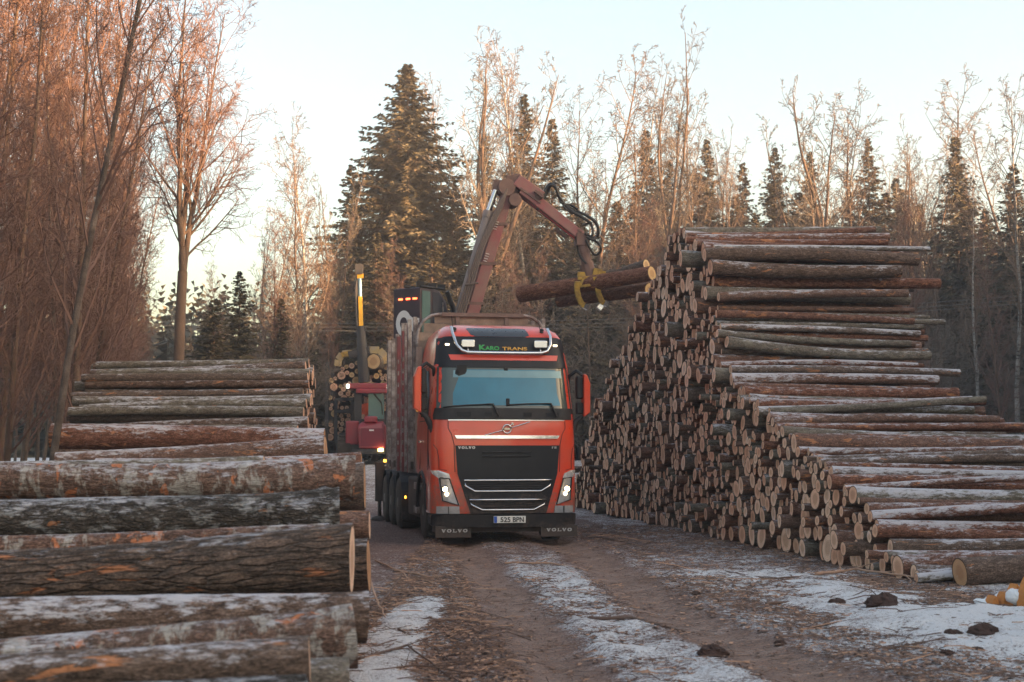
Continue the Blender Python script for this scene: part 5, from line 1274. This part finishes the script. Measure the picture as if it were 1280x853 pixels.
# ================================================================ parked forwarder with its load
FD = 56.0; fx = at(462, 560, FD).x; FZ = gz(fx, FD)
fw = thing('forwarder', 'dark red forwarder with a full load of logs, parked at the road end', 'forwarder', (fx, FD, FZ), R(3))
FI = fw.matrix_basis.inverted(); fl = lambda px, py, d=0: FI @ at(px, py, FD + d)
FRED = pm('dark red paint', (.30, .018, .035), .35, var=.15, dirt=(.12, .08, .07), dirt_amt=.35, coat=.3)
FBLK = pm('dark machine steel', (.03, .03, .034), .6, var=.4, dirt=(.1, .08, .07), dirt_amt=.4)
a = fl(447, 561); b_ = fl(482, 534); c = fl(456, 526)
mb = MB(); x0, x1 = a.x, b_.x; zb, zs_ = a.z, b_.z; zt2 = c.z
vs = [(x0 + .05, 0, zb), (x1 - .0, 0, zb), (x1, 0, zs_), (x1 - .12, .25, zt2 - .05), (x0 + .12, .25, zt2 - .05), (x0, 0, zs_)]
vs2 = [(v[0], 1.9, v[2] + (.1 if v[2] > zs_ + .05 else 0)) for v in vs]
mb.add(vs + vs2, [tuple(range(6)), tuple(range(11, 5, -1))] + [(i, (i + 1) % 6, 6 + (i + 1) % 6, 6 + i) for i in range(6)]); mb.lbox((fl(455, 530).x, .1, zt2 - .08), (fl(471, 530).x, 1.6, zt2 + .18)); hood = mb.build('hood', [FRED], fw, bevel=.06, seg=3)
mb = MB(); mb.lbox((x0 + .12, -.02, zb + .10), (x1 - .08, -.006, zs_ - .05)); mb.build('hood_grille', [pm('maroon mesh', (.17, .012, .03), .5, var=.4, scale=60)], hood)
mb = MB(); mb.box((fl(464.5, 538).x, -.03, fl(464, 538).z), (.18, .02, .06)); mb.build('badge', [WHITE], hood)
mb = MB(); p = fl(437, 535); mb.lbox((fl(431, 530).x, .5, fl(431, 556).z), (x0 + .02, 2.2, fl(431, 526).z)); mb.build('side_cover', [FRED], fw, bevel=.06)
# cab
xl, xr = fl(441, 500).x, fl(485, 500).x; z0_, z1_ = fl(460, 524).z, fl(460, 484).z
mb = MB()
for x, w_ in ((xl, .30), (xr - .12, .12)): mb.lbox((x, .95, z0_ - .5), (x + w_, 1.08, z1_)); mb.lbox((x, 2.5, z0_ - .5), (x + w_, 2.62, z1_))
mb.lbox((xl, .93, z0_ - .6), (xr, 1.1, z0_ + .02)); mb.lbox((xl + .02, 2.45, z0_ - .6), (xr, 2.55, z0_ + .3)); mb.lbox((xl, 1.0, z0_ - .62), (xr, 2.6, z0_ - .5)); cf = mb.build('cab_frame', [FBLK], fw, bevel=.02)
mb = MB(); za, zb2 = fl(460, 486).z, fl(460, 478).z
xa_, xb_ = fl(431, 480).x, fl(486, 480).x
vs = [(xa_, .75, za + .08), (xb_, .75, za + .08), (xb_, .75, zb2), (xa_ + .0, .75, zb2), (xl + .1, .75, za - .12), (xb_ - .2, .75, za - .12)]
mb.lbox((xa_, .75, za + .02), (xb_, 2.8, zb2)); mb.lbox((xl + .08, .72, za - .16), (xb_ - .1, .85, za + .03)); rf = mb.build('cab_roof', [FRED], fw, bevel=.05, seg=3)
for px, mm in ((433.5, 1), (484.5, 1)):
    mb = MB(); mb.box((fl(px, 482).x, .72, fl(px, 482).z), (.12, .04, .16)); mb.build('roof_lamp', [pm('pale lit lamp', (.7, 1, .7), .3, emit=(.8, 1, .75), es=1.3)], rf)
mb = MB(); gx0, gx1 = fl(459, 500).x, fl(479, 500).x; mb.lbox((gx0, .98, z0_ + .02), (gx1, 1.0, z1_ - .1)); mb.build('front_window', [glass_mat('pale blue window', (.10, .22, .26), .07, 1.7, .25)], fw)
mb = MB(); mb.tube([(fl(463, 488).x, .93, z1_ - .1), (fl(476, 488).x, .93, fl(476, 503).z)], .03, 5); mb.tube([(fl(476, 503).x, .93, fl(476, 503).z), (fl(477, 515).x, .93, fl(477, 518).z)], .02, 5); mb.build('window_wiper', [BLK], fw)
# chassis, wheels, bumper, lamp
mb = MB(); mb.lbox((x0 - .2, .0, fl(460, 567).z), (x1 + .15, .5, zb - .02)); mb.lbox((x0 - .9, .6, .45), (x1, 8.5, .95)); mb.lbox((x0, -.12, fl(460, 568).z), (x1, 0, fl(460, 563).z)); mb.build('undercarriage', [FBLK], fw, bevel=.02)
mb = MB(); mb.box((fl(476, 562.5).x, -.16, fl(476, 562.5).z), (.20, .05, .12)); mb.build('front_lamp', [pm('warm lit lamp', (1, .8, .4), .3, emit=(1, .72, .25), es=4)], fw)
for y in (1.1, 2.6, 5.6, 7.1):
    for x in (xl - .35, xr + .25):
        w_ = MB(); r = .62; w_.lathe([(-.3, .3), (-.3, .55), (-.22, r), (.22, r), (.3, .55), (.3, .3)], (x, y, r), 'X', 28)
        for k in range(20):
            M2 = Matrix.Translation((x, y, r)) @ Matrix.Rotation(2 * math.pi * k / 20, 4, 'X'); w_.box((0, 0, r + .01), (.46, .07, .05), 0, M2)
        t = w_.build('wheel', [RUB], fw); q = MB(); q.lathe([(-.25, .3), (-.1, .28), (-.08, 0)], (x, y, r), 'X', 20); q.lathe([(.25, .3), (.1, .28), (.08, 0)], (x, y, r), 'X', 20); q.build('rim', [RIM], t)
# gate and bunk stakes
mb = MB(); gy_ = 3.1
for px in (401, 413, 435, 487): mb.lbox((fl(px, 500).x - .07, gy_, .9), (fl(px, 500).x + .07, gy_ + .14, fl(px, 495 if px in (413, 435) else 447).z))
for py in (496, 512, 545): mb.lbox((fl(412, 500).x, gy_ - .02, fl(412, py).z - .07), (fl(436, 500).x, gy_ + .12, fl(412, py).z + .07))
mb.beam((fl(416, 500).x, gy_, fl(412, 513).z), (fl(434, 500).x, gy_, fl(412, 508).z), .08, .08); mb.build('load_gate', [FBLK], fw, bevel=.01)
for y in (3.6, 6.2):
    for px in (401, 489): mb = MB(); mb.lbox((fl(px, 500).x - .06, y, .9), (fl(px, 500).x + .06, y + .12, fl(px, 452).z)); mb.build('stake', [FBLK], fw)
# crane standing upright
mb = MB(); mb.tube([fl(455, 478, 2.9), fl(454, 455, 2.9), fl(452, 425, 2.9), fl(451, 408, 2.9)], [.24, .26, .20, .17], 10); mb.beam(fl(446.5, 412, 2.9), fl(446, 345, 2.9), .08, .1, up=(0, 1, 0)); mb.beam(fl(445, 418, 2.9), fl(457, 410, 2.9), .2, .2, up=(0, 1, 0)); fc = mb.build('crane_column', [FBLK], fw, bevel=.01)
mb = MB(); mb.beam(fl(451.5, 408, 2.9), fl(450.3, 371, 2.9), .16, .17, up=(0, 1, 0)); YB = pm('bright yellow paint', (.75, .42, .03), .4); mb.build('yellow_boom', [YB], fc); mb = MB(); mb.beam(fl(446.5, 345.5, 2.9), fl(454, 345, 2.9), .2, .16, up=(0, 1, 0)); mb.build('yellow_collar', [YB], fc)
mb = MB(); mb.tube([fl(450.2, 371, 2.9), fl(449.7, 347, 2.9)], .075, 10); mb.build('boom_rod', [pm('pale blue rod', (.30, .48, .60), .4, .3)], fc)
mb = MB(); mb.box(fl(449, 337, 2.9), (.32, .3, .42)); mb.tube([fl(447, 340, 2.9), fl(444.5, 360, 2.8), fl(445, 390, 2.8), fl(447, 415, 2.8)], .035, 6); mb.build('boom_head', [FBLK], fc)
mb = MB(); mb.beam(fl(436, 444, 2.95), fl(462, 438, 2.95), .3, .32, up=(0, 1, 0)); fg_ = mb.build('load_grapple', [FBLK], fw, bevel=.03)
GGB = pm('grapple grey blue', (.30, .27, .22), .5, .3, dirt=(.5, .32, .04), dirt_amt=.5)
for sgn, pts in ((-1, [(440, 442), (428, 443), (423, 450), (422, 458)]), (1, [(462, 438), (474, 438), (482, 446), (484, 455)])):
    q = [fl(a, b_, 3.0) for a, b_ in pts]; mb = MB()
    for i in range(3): mb.beam(q[i], q[i + 1], .3, .18 - .03 * i, up=(0, 1, 0))
    mb.build('claw', [GGB], fg_, bevel=.02)
mb = MB(); mb.beam(fl(427, 444, 2.9), fl(440, 441, 2.9), .2, .13, up=(0, 1, 0)); mb.build('grapple_stripe', [YEL], fg_)
# driver seen through the cab
OR = pm('orange work jacket', (.75, .10, .02), .7); SKIN = pm('skin', (.45, .25, .18), .6)
pv = thing('person', 'person in an orange work jacket sitting in the cab of the red forwarder', 'person', fw.matrix_basis @ Vector((fl(452, 515).x + .12, 1.75, fl(452, 521).z)))
mb = MB(); mb.tube([(0, 0, .0), (0, -.02, .18), (0, -.03, .36), (0, -.02, .50), (0, -.02, .57), (0, -.03, .62), (0, -.04, .70), (0, -.04, .79), (0, -.03, .85)], [.16, .17, .19, .20, .10, .065, .10, .105, .05], 14)
for s in (-1, 1):
    mb.tube([(s * .20, -.02, .48), (s * .27, -.12, .28), (s * .20, -.38, .22)], [.07, .055, .04], 8); mb.tube([(s * .1, -.02, .04), (s * .13, -.45, .06), (s * .13, -.5, -.35)], [.09, .075, .06], 8)
    for q in range(4): mb.tube([(s * .20 + (q - 1.5) * .02, -.38, .22), (s * .20 + (q - 1.5) * .022, -.45, .21), (s * .2 + (q - 1.5) * .02, -.47, .18)], [.011, .01, .008], 5)
mb.build('body', [SKIN], pv, fix=False)
mb = MB(); mb.tube([(0, 0, -.02), (0, -.02, .18), (0, -.03, .36), (0, -.02, .52), (0, -.02, .58)], [.19, .20, .225, .22, .11], 14)
for s in (-1, 1): mb.tube([(s * .19, -.02, .50), (s * .27, -.12, .28), (s * .21, -.33, .225)], [.09, .075, .055], 8)
mb.build('jacket', [OR], pv, fix=False)
mb = MB(); mb.tube([(0, -.0, .76), (0, -.01, .84), (0, -.0, .89)], [.115, .10, .03], 12); mb.build('hair', [pm('brown hair', (.08, .04, .025), .8)], pv, fix=False)
# the forwarder's load
HL = [(-2.05, 1.6), (-2.0, 3.0), (-1.9, 3.9), (-1.4, 4.2), (-.5, 4.45), (.3, 4.5), (.85, 4.3), (.95, 2.0)]
lx0, lx1 = fl(401, 500).x + .12, fl(487, 500).x - .1; W_ = lx1 - lx0; zt3 = fl(450, 447).z
HL = [(lx0, zt3 - .75), (lx0 + W_ * .1, zt3 - .45), (lx0 + W_ * .25, zt3 - .1), (lx0 + W_ * .5, zt3 + .1), (lx0 + W_ * .85, zt3 + .02), (lx1, zt3 - .2)]
cl = pack([(a, b_ - .95) for a, b_ in HL], lambda g, f: .07 + .05 * g.random() if f < .8 else .13 + .07 * g.random(), 5, n=500)
FM = fw.matrix_basis; kk = 0
for i, (s, z, r) in enumerate(sorted(cl, key=lambda c: -c[2] - c[1] * .04)):
    g1 = random.Random(i + 50); P = FM @ Vector((s, 3.35 + g1.gauss(0, .1), z + .95)); d = (g1.gauss(0, .01), 1, g1.gauss(0, .008))
    if i < 62:
        kk += 1; o = log_obj(P, d, log_geo(4.2, r, r * .9, i + 7000, 16, 5, 0, .03, .4), BK_RED, WOODY if g1.random() < .6 else WOOD)
        tag(o, f'{size_word(r * .9)} pale ended log {"near the top" if z > 2.6 else "halfway up" if z > 1.4 else "low down"} in the red forwarder load', 'log', 'logs loaded on the red forwarder')
    else: log_stuff(P, d, log_geo(4.2, r, r * .9, i + 7000, 10, 3, 0, .03, .4), 0)
print('load', len(cl), kk)
p = FM @ (fl(461.5, 449, 3) ); tag(log_obj(FM @ Vector((fl(463, 447).x, 2.7, fl(463, 447).z)), (.35, 1, 0), log_geo(3.5, .30, .26, 7777, 24, 8, 0, .03, .2), BK_GREY, WOODY), 'very thick pale log held on top of the red forwarder load by its grapple', 'log')
# power line across the wood
for (za_, zb_2, lab) in ((388, 380, 'upper cable'), (395, 387, 'lower cable')):
    pass
mb = MB(); A0 = at(-150, 405, 62); B0 = at(1500, 372, 62)
pole = []
for q, (P_, lb) in enumerate(((at(-200, 400, 62), 'wooden pole carrying the power line left of the picture'), (at(1420, 372, 62), 'wooden pole carrying the power line right of the picture'))):
    z_ = gz(P_.x, P_.y); mb = MB(); mb.tube([(P_.x, P_.y, z_ - .3), (P_.x, P_.y, P_.z + .5)], [.14, .10], 10); mb.beam((P_.x, P_.y - .7, P_.z + .1), (P_.x, P_.y + .7, P_.z + .1), .1, .1); pole.append(P_)
for k, dy in enumerate((-.6, 0, .6)):
    pts = [pole[0].lerp(pole[1], t) + Vector((0, dy, .12 + k * .22 - 4 * 1.1 * t * (1 - t))) for t in np.linspace(0, 1, 40)]
    mb = MB(); mb.tube(pts, .013, 5); tag(mb.build('power_cable', [pm('cable', (.12, .12, .12), .6)], None, fix=False), ('lowest', 'middle', 'highest')[k] + ' of three thin cables crossing in front of the wood', 'power cable', 'power cables in front of the wood')
# ================================================================ light, air, sky
build_stuff()
SUN_AZ = R(112); SUN_EL = R(8.5)      # azimuth clockwise from the view direction (+Y)
w = bpy.data.worlds.new('World'); sc.world = w; w.use_nodes = True; nt = w.node_tree
sky = nt.nodes.new('ShaderNodeTexSky'); sky.sky_type = 'NISHITA'; sky.sun_disc = False; sky.sun_elevation = SUN_EL; sky.sun_rotation = SUN_AZ
sky.air_density = 1.0; sky.dust_density = 4.2; sky.ozone_density = 1.0
bg = nt.nodes['Background']; bg.inputs[1].default_value = .15; tn = mixc(nt, 1.0, sky.outputs[0], (1.10, 1.01, .91), 'MULTIPLY'); nt.links.new(tn, bg.inputs[0])
sd = bpy.data.lights.new('sun', 'SUN'); sd.energy = 5.0; sd.angle = R(.6); sd.color = (1.0, .57, .27)
so = bpy.data.objects.new('sun', sd); col.objects.link(so)
sdir = Vector((math.sin(SUN_AZ) * math.cos(SUN_EL), math.cos(SUN_AZ) * math.cos(SUN_EL), math.sin(SUN_EL)))
so.rotation_euler = sdir.to_track_quat('Z', 'Y').to_euler(); so.location = sdir * 60
if True:
    hz = MB().lbox((-90, -45, -2.5), (90, 140, 30)); 
    m = bpy.data.materials.new('haze'); m.use_nodes = True; nt = m.node_tree
    nt.nodes.remove(nt.nodes['Principled BSDF']); v = nt.nodes.new('ShaderNodeVolumePrincipled'); v.inputs['Density'].default_value = .0013
    v.inputs['Color'].default_value = (.9, .88, .9, 1); v.inputs['Anisotropy'].default_value = .3
    nt.links.new(v.outputs[0], nt.nodes['Material Output'].inputs['Volume'])
    tag(hz.build('haze', [m]), 'thin cold haze over the yard', 'haze', kind='stuff')
sc.view_settings.view_transform = 'Standard'; sc.view_settings.look = 'None'; sc.view_settings.gamma = 1; sc.view_settings.exposure = 2.2
try: sc.view_settings.use_curve_mapping = False
except Exception: pass
sc.render.engine = 'CYCLES'; sc.cycles.use_denoising = True
sc.cycles.max_bounces = 6; sc.cycles.diffuse_bounces = 3; sc.cycles.volume_bounces = 0; sc.cycles.transparent_max_bounces = 6
